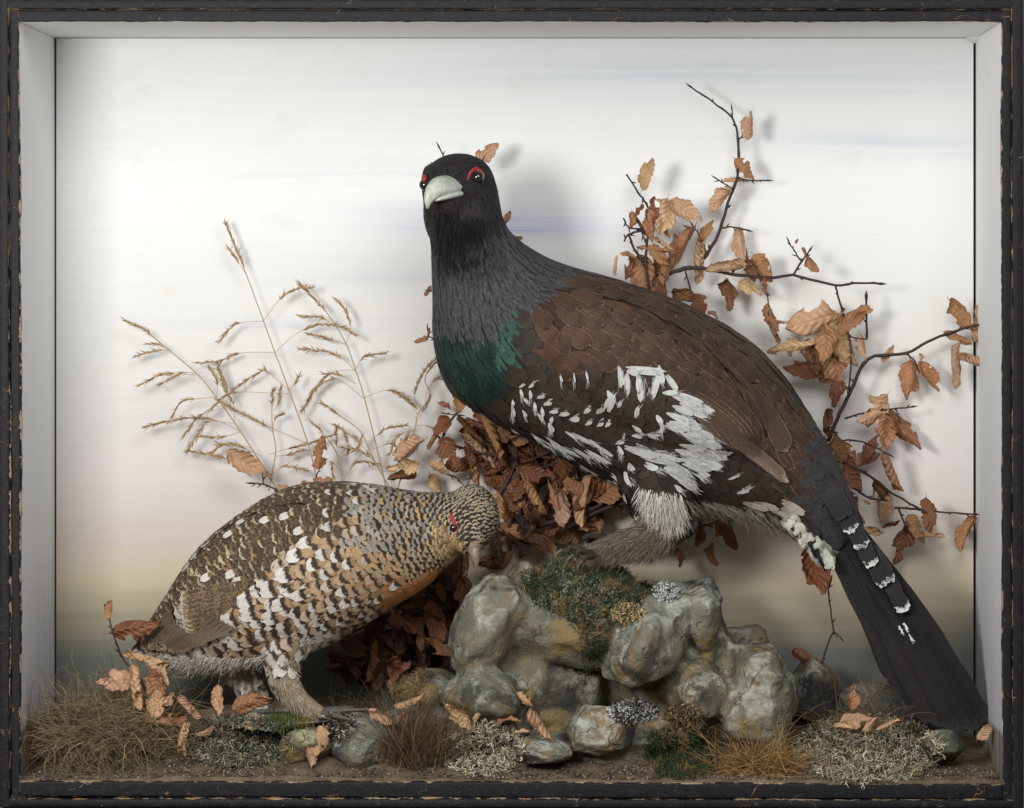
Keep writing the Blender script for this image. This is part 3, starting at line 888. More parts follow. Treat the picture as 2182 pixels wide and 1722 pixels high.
    def emit(s, recs, name):
        V_, F_, UV_, C1, C2, C3, PA = [], [], [], [], [], [], []
        b = 0
        for (_, _, vs_, uv, nr, nc, cols, t, par) in recs:
            V_ += [q[:] for q in vs_]; UV_ += uv
            k = nr * nc
            C1 += [(*cols[0], t[0])] * k; C2 += [(*cols[1], t[1])] * k; C3 += [(*cols[2], 1)] * k; PA += [(*par, 1)] * k
            for i in range(nr - 1):
                for j in range(nc - 1):
                    a = b + i * nc + j
                    F_.append((a, a + 1, a + nc + 1, a + nc))
            b += k
        return np_mesh(name, V_, F_, {'fuv': UV_, 'c1': C1, 'c2': C2, 'c3': C3, 'par': PA})
    def finish(s, most=285):
        s.rec.sort(key=lambda r: -r[0])
        for r_ in s.rec[:most]:
            link(r_[1], s.emit([r_], r_[1]), M['feather'], s.root)
        rest = s.rec[most:]
        if rest:
            tag(link('small_plumage', s.emit(rest, 'small_plumage'), M['feather'], s.root), kind='stuff')
    def fur(s, name, poly, n, cols, w, ln, r=.00028, wob=.12, sag=-.1, dirf=None, lay=.8, bvh=None):
        out = []
        bv = bvh or s.bvh
        for a, b in zip(*sample_poly(poly, n)):
            h, nn = cast(bv, a, b)
            if h is None: continue
            if random.random() < .35:      # some also on the far side
                h2 = bv.ray_cast(h + (h - CAM).normalized() * .004, (h - CAM).normalized())
                if h2[0] is not None: h, nn = h2[0], (h2[1] if h2[1].y > 0 else -h2[1])
            out.append((h, nn, s.flow(a, b) if dirf is None else Vector(dirf(a, b))))
        n = len(out)
        R_ = np.array([o[0][:] for o in out]); N_ = np.array([o[1][:] for o in out]); Dd = np.array([o[2][:] for o in out])
        d = Dd * lay + N_ * (1 - lay) + RNG.normal(0, .18, (n, 3))
        pts = curly(R_ - N_ * .0005, d, RNG.uniform(*ln, n), 5, wob, up=sag)
        return tag(strands(name, pts, RNG.uniform(.6, 1.4, n) * r, pick(cols, w, n), M['hair'], s.root), kind='stuff')
def mixc(a, b, t): return tuple(x * (1 - t) + y * t for x, y in zip(a, b))
def vary(c, a=.15):
    k = 1 + rnd(-a, a); return tuple(x * k for x in c)
def patch(bird, up, lo, n, m_, off, cols, name, mat):
    """skin patch between two curves in photo px, laid on the body"""
    A, B = spline([list(p) for p in up], n), spline([list(p) for p in lo], n)
    vs_, fs = [], []
    for i in range(len(A)):
        for j in range(m_ + 1):
            t = j / m_; p = A[i] * (1 - t) + B[i] * t
            h, nn = cast(bird.bvh, p[0], p[1])
            if h is None: h, nn = Vector(vs_[-1]) if vs_ else P(p[0], p[1], .1), Vector((0, -1, 0))
            bulge = math.sin(math.pi * t) * math.sin(math.pi * i / (len(A) - 1))
            vs_.append(h + nn * (off * (bulge + .35) + rnd(0, .0004)))
    for i in range(len(A) - 1):
        for j in range(m_): fs.append((i * (m_ + 1) + j, (i + 1) * (m_ + 1) + j, (i + 1) * (m_ + 1) + j + 1, i * (m_ + 1) + j + 1))
    m = MB(); m.add(vs_, fs, cols)
    return m.build(name, mat, bird.root)
def glossy(name, col, rough, coat=0.0):
    g = NG(name); g.fin(col, rough, .5); g.bsdf.inputs['Coat Weight'].default_value = coat
    return g.mat
M['eye'] = glossy('glass_eye', (.006, .005, .004), .04, 1.0)
def mat_horn(name, a, b):
    g = NG(name); n = g.noise(g.pos((1, 1, 1)), 120, 4, .6, .5)
    g.bump(n, .15, .001)
    return g.fin(g.mix(g.step(n, .35, .65), a, b), .38, .45)
M['beak_pale'] = mat_horn('pale_horn_beak', C(176, 184, 172), C(206, 210, 198))
M['beak_brown'] = mat_horn('brown_horn_beak', C(106, 88, 74), C(150, 130, 112))
M['claw'] = mat_horn('dark_claw', C(70, 62, 56), C(104, 94, 84))
M['wattle'] = mat_attr('red_wattle', .55, .4, 700, .4, bump=.5)
EYEC = ICO3
def eye_at(bird, p, r):
    me = np_mesh('eye', EYEC[0] * r + np.array(p), EYEC[1])
    return link('eye', me, M['eye'], bird.root)
def toe(m, pts, r0, r1):
    rows = spline([list(p) for p in pts], 8); n = len(rows)
    m.tube([Vector(q) for q in rows], [(r0 + (r1 - r0) * i / (n - 1)) * (1.10 if i % 2 else .92) for i in range(n)], 8)

# ================================================================== the cock
cock_root = empty('cock_capercaillie', P(1300, 1190, .15), 'large dark cock grouse with green breast and long tail, standing on the rock', 'bird')
S = [(905, 352, 1040, 352, .108, .030), (897, 395, 1058, 395, .108, .040), (908, 460, 1070, 460, .112, .041), (918, 520, 1098, 506, .120, .045),
     (922, 630, 1180, 556, .134, .060), (925, 735, 1300, 592, .152, .086), (958, 830, 1415, 630, .168, .104), (1055, 898, 1500, 668, .178, .110),
     (1185, 968, 1590, 722, .184, .108), (1345, 1046, 1660, 790, .188, .096), (1500, 1082, 1722, 880, .190, .074), (1645, 1112, 1775, 970, .190, .052),
     (1718, 1160, 1815, 1062, .190, .034), (1750, 1200, 1840, 1120, .190, .022)]
hf, hs, hu = frame_from((-.42, -.88, -.10))
hc = P(976, 394, .100)
parts = [loft_rings([(r[2], r[3], r[0], r[1], r[4], r[5]) for r in S]),
         ellipsoid(hc, (hf, hs, hu), (.048, .0375, .034)),
         ellipsoid(hc + hf * .022 - hu * .012, (hf, hs, hu), (.032, .026, .024)),
         ellipsoid(P(985, 455, .106), (hf, hs, hu), (.043, .042, .05)),
         ellipsoid(P(1370, 790, .092), frame_from((.85, 0.12, -.5)), (.145, .035, .062)),          # folded wing
         tube_loft([(1400, 1010, .150, .045), (1408, 1075, .145, .036), (1412, 1120, .14, .024), (1385, 1150, .135, .021), (1320, 1168, .13, .019), (1262, 1180, .125, .013)]),
         tube_loft([(1460, 1010, .230, .040), (1450, 1075, .235, .030), (1430, 1125, .235, .019), (1370, 1142, .235, .014), (1310, 1148, .235, .010)])]
cock = Bird(cock_root, fuse(parts, .0032, 10))
cock.guides([(930, 360, -.2, -.9), (985, 345, .6, -.6), (1030, 370, .7, .7), (960, 450, 0, 1), (1040, 470, .15, 1), (930, 560, .05, 1), (1000, 580, .1, 1), (1080, 560, .55, .85),
             (1180, 580, .92, .4), (950, 680, .1, 1), (1030, 700, .3, 1), (960, 780, .35, .95), (1060, 790, .6, .8), (1120, 690, .75, .65), (1250, 660, .9, .42), (1400, 700, .86, .5),
             (1500, 780, .8, .6), (1600, 850, .68, .73), (1660, 930, .6, .8), (1720, 950, .5, .87), (1770, 1060, .5, .87), (1100, 880, .82, .55), (1200, 920, .85, .5), (1300, 950, .88, .45),
             (1400, 950, .9, .4), (1500, 1000, .93, .32), (1600, 1050, .95, .25), (1700, 1120, .6, .8), (1400, 1080, -.1, 1), (1330, 1150, -.7, .5), (1250, 800, .92, .35), (1200, 840, .9, .4)])
WING = [(1108, 650), (1195, 590), (1260, 545), (1330, 560), (1450, 605), (1570, 670), (1640, 740), (1690, 850), (1692, 980), (1675, 1030), (1570, 955), (1490, 862), (1430, 800), (1330, 778), (1240, 778), (1160, 765), (1110, 720)]
GREEN = [(915, 690), (955, 700), (1010, 716), (1060, 690), (1090, 664), (1096, 720), (1078, 780), (1060, 830), (1000, 858), (950, 815), (920, 760)]
LEGP = [(1330, 1020), (1450, 1035), (1480, 1090), (1470, 1160), (1400, 1200), (1200, 1210), (1180, 1150), (1330, 1120), (1370, 1080)]
BLK, NECKC = C(30, 27, 27), C(52, 53, 56)
def cock_region(px, py):
    jx = px + RNG.normal(0, 7, px.shape); jy = py + RNG.normal(0, 7, px.shape)
    st = np.full(px.shape, 4)                                             # 4 side
    st[(jy > 0.53 * (jx - 1050) + 868) & (jx < 1480)] = 5                 # 5 belly
    nk = (jy < 700) & (jx < 1300) & (jy < -0.75 * (jx - 1090) + 672) | ((jx < 1068) & (jy < 735)) | ((jx < 1090) & (jy < 690)) | ((jx < 1230) & (jy < 600))
    st[nk] = 1
    st[(jx - 1000) * 0.30 + (jy - 500) < 0] = 0                           # 0 head
    st[in_poly(jx, jy, GREEN)] = 2
    st[in_poly(jx, jy, WING)] = 3
    rump = (jx > 1660)
    st[rump & ~in_poly(jx, jy, WING)] = 6
    st[(jy > 1075) & (jx > 1480) & (jx < 1780) & (jy > 1.2 * (jx - 1700) + 1100)] = 7   # vent
    st[in_poly(px, py, LEGP)] = 8
    return st
SP_C = np.array([.0036, .0040, .0044, .0150, .0105, .0095, .0110, .008, 0])
cc = np.array([C(34, 31, 31), C(50, 51, 54), C(24, 48, 40), C(66, 48, 36), C(46, 40, 35), C(32, 30, 30), C(52, 51, 52), C(120, 116, 106), C(112, 100, 88)])
cock.colour_body(lambda px, py: cc[cock_region(px, py)] * .8)
for (p, n, st, px, py) in cock.poisson(70000, lambda px, py: ((q := cock_region(px, py)), SP_C[q])):
    d = cock.flow(px, py) + Vector((rnd(-.1, .1), rnd(-.05, .05), rnd(-.1, .1)))
    if st == 0:
        cock.lay(p, d, .012, .0046, (vary(C(40, 36, 36), .1), vary(C(46, 42, 42), .1), C(46, 42, 42)), (.5, 2), (.35, 0, 0), (.0003, .0008), cols_n=2, rows=[0, .4, .8, 1])
    elif st == 1:
        bl = in_poly(np.array([px]), np.array([py]), [(925, 470), (1060, 470), (1065, 560), (1010, 590), (930, 580)])[0]
        b = C(36, 36, 38) if bl else C(62, 62, 64)
        cock.lay(p, d, .017, .0037, (vary(b, .12), vary(mixc(b, C(104, 104, 106), .22), .12), C(80, 80, 82)), (.55, 2), (.8, 0, 0), (.0004, .0010), cols_n=2, rows=[0, .35, .7, .9, 1])
    elif st == 2:
        g_ = mixc(C(24, 41, 38), C(36, 62, 55), max(0, min(1, .5 + 1.6 * mnoise.noise((px / 38, py / 38, 1)))))
        if px > 1050 and py < 770: g_ = mixc(g_, C(72, 112, 94), .5)
        cock.lay(p, d, .015, .0042, (mixc(C(16, 30, 26), g_, .5), vary(g_, .12), g_), (.35, 2), (.4, 0, 0), (.0004, .0012), cols_n=2, rows=[0, .35, .7, .9, 1])
    elif st == 3:
        big = min(1, max(0, (px - 1120) / 450))
        b = vary(mixc(C(80, 57, 43), C(82, 64, 52), big), .14)
        if py < 620 + .5 * (px - 1250): b = mixc(b, C(62, 50, 43), .5)
        cock.lay(p, d, .030 + .020 * big + rnd(0, .006), .0195 + .009 * big, (b, mixc(b, C(56, 41, 32), .5), vary(C(134, 106, 84), .2)), (.72, 2), (.55, .75, 0), (.0005, .0014), cols_n=8, R=.14, jag=.022)
    elif st == 4:
        b = vary(C(50, 43, 38), .2)
        cock.lay(p, d, .030, .017, (b, mixc(b, C(70, 60, 52), .4), C(96, 84, 74)), (.6, 2), (.5, .05, 0), (.0005, .0018), jag=.02, cols_n=6)
    elif st == 5:
        wt = rnd(0, 1) < (.16 if px < 1130 else .26)
        cock.lay(p, d, .030, .0095, (vary(C(34, 32, 32)), vary(C(40, 38, 38)), vary(C(206, 204, 196)) if wt else C(58, 56, 56)), (.5, rnd(.62, .8) if wt else 2), (.3, .05, 0), (.0006, .0026), jag=.05, cols_n=6)
    elif st == 6:
        cock.lay(p, d, .030, .019, (vary(C(52, 51, 53)), vary(C(64, 62, 63)), vary(C(104, 102, 104))), (.5, 2), (.55, .16, .3), (.0005, .0018), jag=.015, cols_n=6)
    elif st == 7:
        wt = rnd(0, 1) < .75
        cock.lay(p, d, .032, .011, (vary(C(150, 146, 132)) if wt else C(44, 40, 38), vary(C(176, 172, 158)) if wt else C(60, 54, 50), C(196, 192, 180)), (.4, 2), (.2, 0, 0), (.001, .006), jag=.03)
# white belly and shoulder feathers where they lie
def cw(cx, cy): return 1000 + .3805 * cx, 550 + .3805 * cy
WHITE = [  # cx, cy of the feather's middle, dir x, dir y, length, width in crop px
    (850, 660, .15, 1, 110, 46), (885, 700, .1, 1, 120, 44), (965, 715, .05, 1, 130, 62), (1035, 705, -.3, 1, 150, 66), (985, 632, 1, .15, 190, 46), (1130, 705, .6, .8, 110, 44), (1130, 755, 1, 0, 90, 32), (915, 640, .9, .3, 80, 36),
    (1060, 660, .3, 1, 100, 50), (1220, 790, .9, .35, 170, 60), (1260, 825, .9, .35, 190, 76), (1190, 880, .9, .4, 150, 76), (1270, 860, .9, .4, 160, 60), (1170, 945, .9, .3, 140, 72), (1240, 930, .9, .4, 150, 70),
    (1320, 1010, .85, .5, 230, 120), (1250, 990, .85, .5, 170, 90), (1240, 1090, .95, .3, 180, 100), (1330, 1120, .9, .3, 230, 130), (1260, 1150, .95, .3, 160, 80), (1000, 1075, .95, .3, 230, 70), (1090, 1095, .95, .2, 190, 66), (1060, 1125, .97, .2, 200, 40),
    (1190, 1200, .8, .5, 200, 110), (1220, 1260, .8, .5, 170, 70), (1035, 1170, .8, .5, 110, 52), (1300, 1215, .8, .5, 90, 50), (480, 842, .85, -.4, 62, 26), (535, 860, .85, -.4, 60, 28), (592, 888, .85, -.4, 62, 32), (665, 838, .6, -.7, 66, 28), (740, 838, .6, -.7, 74, 36),
    (800, 795, .4, -.9, 120, 44), (790, 765, .4, .8, 60, 34), (848, 808, .4, -.8, 54, 26), (942, 850, .3, -.9, 76, 28), (672, 910, .6, -.6, 54, 22), (737, 915, .6, -.6, 54, 24), (782, 915, .5, -.7, 54, 24),
    (300, 705, .7, -.6, 46, 14), (358, 700, .6, -.6, 54, 18), (294, 755, .1, 1, 50, 18), (342, 757, .1, 1, 46, 18), (402, 765, .8, -.5, 54, 22), (442, 800, .85, -.5, 58, 26), (322, 792, .6, .5, 46, 20), (368, 830, .1, 1, 54, 18), (410, 855, .1, 1, 54, 18), (247, 858, 0, 1, 50, 16), (395, 882, .6, .7, 60, 22),
    (452, 945, .2, 1, 60, 32), (462, 905, -.4, .9, 46, 22), (310, 865, .4, .9, 50, 18), (246, 806, 0, 1, 40, 14), (480, 1035, .7, .6, 120, 20), (560, 1070, .8, .5, 130, 24), (640, 1095, .8, .55, 130, 26), (710, 1110, .8, .6, 150, 28), (640, 1010, .85, .5, 130, 28), (700, 1030, .85, .5, 110, 26), (750, 1085, .7, .7, 110, 26), (580, 985, .8, .5, 90, 24),
    (520, 1070, .75, .6, 120, 22), (440, 1040, .75, .6, 110, 20), (380, 1000, .75, .6, 90, 18), (850, 1018, .8, -.4, 70, 22), (868, 990, .2, -1, 40, 16), (942, 950, .7, .6, 66, 30), (946, 986, .95, -.1, 70, 26), (1025, 988, .8, .3, 60, 24), (1045, 968, .95, -.2, 80, 20), (1065, 910, .5, .9, 66, 34), (1080, 945, -.1, 1, 60, 22),
    (845, 1085, .3, .9, 70, 26), (905, 1175, .3, .9, 66, 34), (905, 1235, .7, .8, 110, 34), (1170, 1290, .7, .6, 60, 30), (1480, 1220, .8, -.4, 60, 18), (1540, 1290, .8, -.5, 80, 26), (660, 660, .2, 1, 50, 14), (590, 665, .1, 1, 54, 9), (515, 670, .1, 1, 44, 8)]
WHC = C(206, 207, 203)
WHAIR = []
for (cx, cy, dx, dy, L, W) in WHITE:
    L *= .3805; W *= .3805; dl = math.hypot(dx, dy)
    ppx, ppy = cw(cx, cy)
    big = W > 16
    for k_ in range(3 if big else 2):
        o_ = rnd(-.5, .5) * W * .6 if big else rnd(-1, 1)
        jx, jy = -dy / dl * o_ + rnd(-.1, .1) * L * dx / dl, dx / dl * o_ + rnd(-.1, .1) * L * dy / dl
        h, nn = cast(cock.bvh, ppx - dx / dl * L * .5 + jx, ppy - dy / dl * L * .5 + jy)
        if h is None: continue
        cock.lay(h, Vector((dx, 0, -dy)), L * .000515 * rnd(.75, 1.1), W * .000515 * (.50 if big else .9), (vary(C(196, 196, 192), .06), vary(WHC, .05), WHC), (.35, 2), (.10, 0, 0), (.0022, .0036 + rnd(0, .0006)), tip=.55, jag=.05, base_w=.25, R=.2, cols_n=6)
    n_ = int(6 + W * L * .03)
    for _ in range(n_):
        a_, b_ = rnd(-.5, .5) * W * .7, rnd(-.35, .30) * L
        h, nn = cast(cock.bvh, ppx - dy / dl * a_ + dx / dl * b_, ppy + dx / dl * a_ + dy / dl * b_)
        if h is not None: WHAIR.append((h + nn * .0024, Vector((dx + rnd(-.25, .25), 0, -dy + rnd(-.25, .25))) * .9 + nn * .05))
# primaries and secondaries of the folded wing
for i in range(6):
    h, nn = cast(cock.bvh, 1530 + i * 9, 918 + i * 1)
    cock.lay(h, (.80, .05, -.66 - .02 * i), .108 - .005 * i, .0085, (C(92, 76, 64), C(118, 98, 84), C(206, 188, 166)), (.5, 2), (.15, .75, 0), (.004 + .0006 * i, .0085), tip=.85, R=.3, kind='wing_feather')
for i in range(7):
    h, nn = cast(cock.bvh, 1455 + i * 26, 838 + i * 3 - (i > 3) * 6 * (i - 3))
    if h is None: continue
    cock.lay(h, (.72 - .035 * i, .05, -.60 - .05 * i), .085 - .002 * i, .027, (vary(C(78, 60, 49), .08), C(84, 66, 54), C(190, 168, 142)), (.5, 2), (.42, .45, 0), (.0022, .0042), tip=.72, R=.2, cols_n=6, kind='wing_feather')
# tail: stacked long feathers, then coverts with white crescents
DK = C(34, 31, 31)
TE = [(1906, 1450), (1922, 1474), (1944, 1500), (1962, 1524), (1984, 1540), (2006, 1550), (2022, 1548), (2040, 1560), (2054, 1552), (2066, 1558), (2082, 1556), (2094, 1550), (2102, 1540)]
for i, (ex, ey) in enumerate(TE):
    t = i / (len(TE) - 1)
    y0, y1 = .180 - .0009 * i, .168 - .0011 * i
    r0 = P(1748 + 42 * t, 1128 - 52 * t, y0)
    mx, my = 1748 + 42 * t + (ex - 1748 - 42 * t) * .55 + 8, 1128 - 52 * t + (ey - 1128 + 52 * t) * .55 - 8 * t
    cock.blade([r0, P(mx, my, (y0 + y1) / 2 - .006), P(ex, ey, y1)], .021, (vary(C(28, 25, 25), .4), vary(C(34, 31, 30), .4), C(70, 66, 64)), (.5, 2), (.25, .5, 0), nrm=(.15 - .5 * t, -1, .1), tip=.90, camber=.10)
for k_, (ex, ey, w) in enumerate([(1927, 1300, .017), (1884, 1248, .016), (1902, 1238, .010), (1860, 1206, .017), (1841, 1168, .018), (1818, 1134, .018), (1800, 1105, .022)]):
    sx, sy = ex - 48, ey - 84; y1 = .146 - .0012 * k_
    cock.blade([P(sx, sy, y1 + .012), P((sx + ex) / 2 + 3, (sy + ey) / 2 - 2, y1 + .003), P(ex, ey, y1)], w, (C(48, 46, 47), C(40, 38, 38), C(226, 226, 222)), (.4, rnd(.94, .97) if ex != 1800 else 2), (.3, .04, 0), nrm=(-.2, -1, .25), tip=.90, camber=.12)
for (ex, ey) in [(1935, 1346), (1946, 1368), (1925, 1352)]:
    cock.blade([P(ex - 10, ey - 18, .146), P(ex - 4, ey - 8, .145), P(ex, ey, .145)], .0022, (C(225, 225, 222),) * 3, (.5, 2), (.1, 0, 0))
# undertail: white, flecked black
for i in range(110):
    t = rnd(0, 1); ex, ey = 1672 + 92 * t + rnd(-12, 12), 1100 + 100 * t + rnd(-12, 12)
    blk = rnd(0, 1) < .22
    c_ = C(36, 33, 32) if blk else vary(C(196, 196, 182), .12)
    cock.blade([P(ex - 20, ey - 40, .172 + rnd(-.02, .01)), P(ex - 8, ey - 16, .165 + rnd(-.02, .01)), P(ex + 4, ey + 10, .165 + rnd(-.02, .01))], .004 if blk else .0075, (c_, c_, c_), (.5, 2), (.2, 0, 0), kind='feather', tip=.6)
cock.finish()
Rw = np.array([a[0][:] for a in WHAIR]); Dw = np.array([a[1][:] for a in WHAIR]); n = len(Rw)
tag(strands('white_barbs', curly(Rw, Dw, RNG.uniform(.005, .012, n), 4, .06), RNG.uniform(.00018, .00034, n), pick([C(222, 222, 218), C(200, 200, 195)], [2, 1], n), M['hair'], cock_root), kind='stuff')
cock.fur('neck_barbs', [(920, 520), (1080, 490), (1110, 540), (1290, 600), (1180, 620), (1100, 650), (1070, 690), (930, 700), (920, 560)], 9000, [C(82, 82, 84), C(48, 47, 48), C(112, 112, 114), C(34, 33, 33)], [3, 4, 1, 3], (.004, .009), .00022, .05, 0, lay=.97)
cock.fur('head_barbs', [(905, 350), (1040, 350), (1055, 400), (1075, 480), (920, 510), (905, 450)], 3000, [C(44, 40, 40), C(28, 26, 26), C(66, 62, 62)], [3, 4, 1], (.002, .005), .0002, .04, 0, lay=.985)
cock.fur('throat_beard', [(925, 450), (1030, 455), (1050, 520), (1020, 560), (930, 560)], 1800, [C(34, 32, 33), C(24, 23, 24), C(56, 54, 56)], [3, 3, 1], (.010, .020), .00026, .05, 0, dirf=lambda a, b: (.02, -.05, -1), lay=.93)
cock.fur('breast_barbs', GREEN, 2200, [C(36, 64, 56), C(22, 40, 36), C(56, 92, 78)], [3, 3, 1], (.004, .010), .00022, .05, 0, lay=.97)
cock.fur('side_barbs', [(1090, 760), (1330, 790), (1440, 850), (1540, 960), (1640, 1060), (1480, 1070), (1340, 1020), (1180, 950), (1050, 880)], 5000, [C(56, 48, 43), C(84, 74, 66), C(36, 31, 29)], [3, 1, 3], (.004, .009), .0002, .05, 0, lay=.97)
cock.fur('rump_barbs', [(1640, 780), (1700, 870), (1770, 1000), (1830, 1110), (1790, 1150), (1720, 1080), (1690, 1000), (1700, 930)], 3200, [C(70, 70, 72), C(100, 100, 102), C(40, 39, 40)], [3, 1, 3], (.004, .009), .0002, .05, 0, lay=.97)
# legs: long hair-like feathering
cock.fur('leg_feathering', [(1362, 1035), (1450, 1045), (1462, 1100), (1420, 1120), (1385, 1100)], 1500, [C(224, 220, 212), C(204, 198, 188), C(236, 234, 228)], [2, 2, 1], (.012, .024), .00042, .06, -.05, dirf=lambda a, b: ((-.1 + (a - 1410) * .004), -.1, -1), lay=.86)
cock.fur('leg_feathering', [(1370, 1095), (1465, 1090), (1475, 1150), (1420, 1190), (1330, 1192), (1240, 1195), (1235, 1175), (1320, 1140)], 4200, [C(146, 130, 114), C(126, 110, 95), C(172, 157, 139), C(100, 88, 77)], [3, 3, 1, 1], (.010, .020), .0003, .08, -.06, dirf=lambda a, b: (-.75, -.15, -.5), lay=.82)
cock.fur('vent_down', [(1450, 1060), (1540, 1070), (1640, 1085), (1660, 1110), (1560, 1110), (1470, 1085)], 1300, [C(120, 116, 104), C(150, 146, 132), C(84, 80, 72), C(190, 186, 172)], [3, 2, 2, 1], (.012, .026), .0003, .10, -.05, lay=.8)
M['toe_grey'] = plain('grey_toe', C(92, 87, 82), .6, .3, 500)
M['toe'] = plain('scaly_toe', C(62, 56, 50), .7, .2, 500)
for (a, b, c_) in [((1262, 1180, .110), (1225, 1172, .095), (1200, 1190, .09)), ((1262, 1182, .118), (1205, 1160, .115), (1165, 1172, .11)), ((1265, 1184, .10), (1240, 1190, .082), (1226, 1206, .078)), ((1310, 1148, .235), (1240, 1140, .222), (1185, 1148, .21)), ((1310, 1148, .235), (1250, 1152, .24), (1200, 1160, .24))]:
    m = MB(); toe(m, [P(*a), P(*b).lerp(P(*a), .25), P(*c_).lerp(P(*a), .45)], .0040, .0022); m.build('toe', M['toe'], cock_root)
for (a, b, c_) in [((1222, 1184, .097), (1210, 1192, .093), (1206, 1206, .092)), ((1198, 1172, .113), (1186, 1180, .110), (1181, 1192, .109)), ((1240, 1196, .086), (1232, 1206, .082), (1230, 1220, .081))]:
    m = MB(); toe(m, [P(*a), P(*b), P(*c_)], .0026, .0005); m.build('claw', M['claw'], cock_root)
# beak, eyes, wattles
def beak_mesh(st, mat, root, name='beak', sub=5, sides=20, up=(-.3, -.6, .75)):
    """st: (px,py,y, half width side, half height up, fwd vector)"""
    rows = spline([[*P(a, b, c), w, h, *f] for a, b, c, w, h, f in st], sub)
    m = MB(); vs_, fs = [], []; n = len(rows)
    for r_ in rows:
        f, s_, u = frame_from(r_[5:8], up)
        for j in range(sides):
            th = 2 * math.pi * j / sides
            cx, sz = math.cos(th), math.sin(th)
            ridge = 1.0 if sz > 0 else .8
            vs_.append(Vector(r_[:3]) + s_ * (cx * r_[3] * (1 - .25 * max(0, sz))) + u * (sz * r_[4] * ridge))
    fs = [(i * sides + j, i * sides + (j + 1) % sides, (i + 1) * sides + (j + 1) % sides, (i + 1) * sides + j) for i in range(n - 1) for j in range(sides)]
    fs.append(tuple((n - 1) * sides + j for j in range(sides)))
    m.add(vs_, fs)
    return m.build(name, mat, root)
beak_mesh([(956, 398, .064, .0165, .0125, (-.45, -.88, -.1)), (942, 400, .050, .0150, .0130, (-.5, -.84, -.25)), (930, 404, .038, .0120, .0120, (-.5, -.7, -.5)), (920, 414, .030, .0085, .0095, (-.35, -.45, -.82)), (913, 429, .027, .0045, .0060, (-.15, -.1, -1)), (911, 445, .028, .0010, .0014, (0, .1, -1))], M['beak_pale'], cock_root)
def lower_bill(): return beak_mesh([(960, 412, .064, .016, .007, (-.45, -.88, -.15)), (944, 417, .048, .013, .006, (-.45, -.86, -.2)), (930, 423, .036, .008, .004, (-.45, -.84, -.3)), (922, 427, .031, .002, .0015, (-.45, -.8, -.4))], M['beak_pale'], cock_root, 'lower_bill')
lower_bill()
h, nn = cast(cock.bvh, 1019, 377)
eye_at(cock, h - nn * .0010, .0072)
RED = C(168, 54, 56)
patch(cock, [(994, 383), (999, 367), (1011, 357), (1023, 361), (1033, 372)], [(999, 382), (1004, 371), (1013, 364), (1022, 367), (1030, 375)], 5, 4, .0016, RED, 'eye_wattle', M['wattle'])
q = cock.bvh.find_nearest(P(894, 393, .075)); eye_at(cock, q[0] - q[1] * .002, .0066)
w_ = np_mesh('eye_wattle', ICO3[0] * np.array([.0030, .006, .0045]) + np.array(cock.bvh.find_nearest(P(898, 378, .072))[0]) + np.array([-.001, 0, 0]), ICO3[1], {'col': np.tile([*RED, 1], (len(ICO3[0]), 1))})
link('eye_wattle', w_, M['wattle'], cock_root)

# ================================================================== the hen
def hx(cx, cy): return 270 + .379 * cx, 1000 + .379 * cy
hen_root = empty('hen_capercaillie', P(640, 1525, .10), 'smaller barred brown and white hen grouse bending its head down', 'bird')
HS = [((60, 985), (150, 1070), .125, .012), ((140, 850), (280, 1120), .122, .030), ((240, 690), (460, 1130), .118, .052), ((405, 450), (650, 1105), .114, .072), ((640, 255), (850, 1060), .110, .084),
      ((905, 108), (1060, 1010), .108, .088), ((1180, 74), (1300, 890), .106, .084), ((1390, 88), (1500, 765), .102, .070), ((1560, 118), (1680, 660), .098, .052), ((1715, 135), (1800, 540), .092, .041), ((1830, 130), (1880, 480), .088, .037)]
hS = [(*hx(*a), *hx(*b), y, r_) for a, b, y, r_ in HS]
f2, s2, u2 = frame_from((.10, -.62, -.78), (0, -.6, .8))
hc2 = P(*hx(1945, 265), .080)
hl = [(*hx(880, 1000), .075, .028), (*hx(872, 1100), .070, .0175), (*hx(885, 1180), .066, .0150), (*hx(950, 1285), .064, .0130), (*hx(1035, 1345), .062, .0105), (*hx(1110, 1372), .058, .006)]
parts = [loft_rings(hS), ellipsoid(hc2, (f2, s2, u2), (.037, .0285, .030)), ellipsoid(P(*hx(1930, 360), .066), (f2, s2, u2), (.026, .019, .020)),
         ellipsoid(P(*hx(700, 560), .055), frame_from((-.8, .1, -.6)), (.10, .03, .05)), tube_loft(hl),
         tube_loft([(*hx(640, 1020), .150, .030), (*hx(660, 1110), .150, .022), (*hx(680, 1200), .148, .016), (*hx(720, 1300), .146, .014), (*hx(780, 1370), .142, .008)])]
hen = Bird(hen_root, fuse(parts, .0028, 8))
hg = [(1960, 380, .1, -1), (1960, 250, -.1, -1), (2040, 250, .2, -.9), (1900, 180, -.7, -.6), (1850, 350, -1, -.1), (1850, 450, -1, .1), (1700, 300, -1, .15), (1700, 480, -.9, .5), (1550, 200, -1, .1), (1550, 500, -.8, .6), (1600, 660, -.6, .8), (1350, 200, -1, .15), (1350, 450, -.85, .5), (1350, 700, -.75, .65),
      (1100, 180, -1, .25), (1100, 400, -.95, .3), (1050, 700, -.9, .45), (800, 250, -.85, .5), (750, 450, -.85, .5), (800, 750, -.95, .3), (550, 450, -.75, .65), (450, 650, -.75, .65), (300, 800, -.65, .75), (200, 950, -.65, .75), (600, 950, -.97, .25), (1000, 900, -.9, .4), (400, 1050, -.9, .4), (880, 1200, .1, 1), (1000, 1330, .7, .7)]
hen.guides([(*hx(a, b), c_, d_) for a, b, c_, d_ in hg])
HLEG = [hx(*p) for p in [(770, 1045), (980, 1060), (1030, 1240), (1130, 1330), (1130, 1410), (860, 1400), (790, 1200)]]
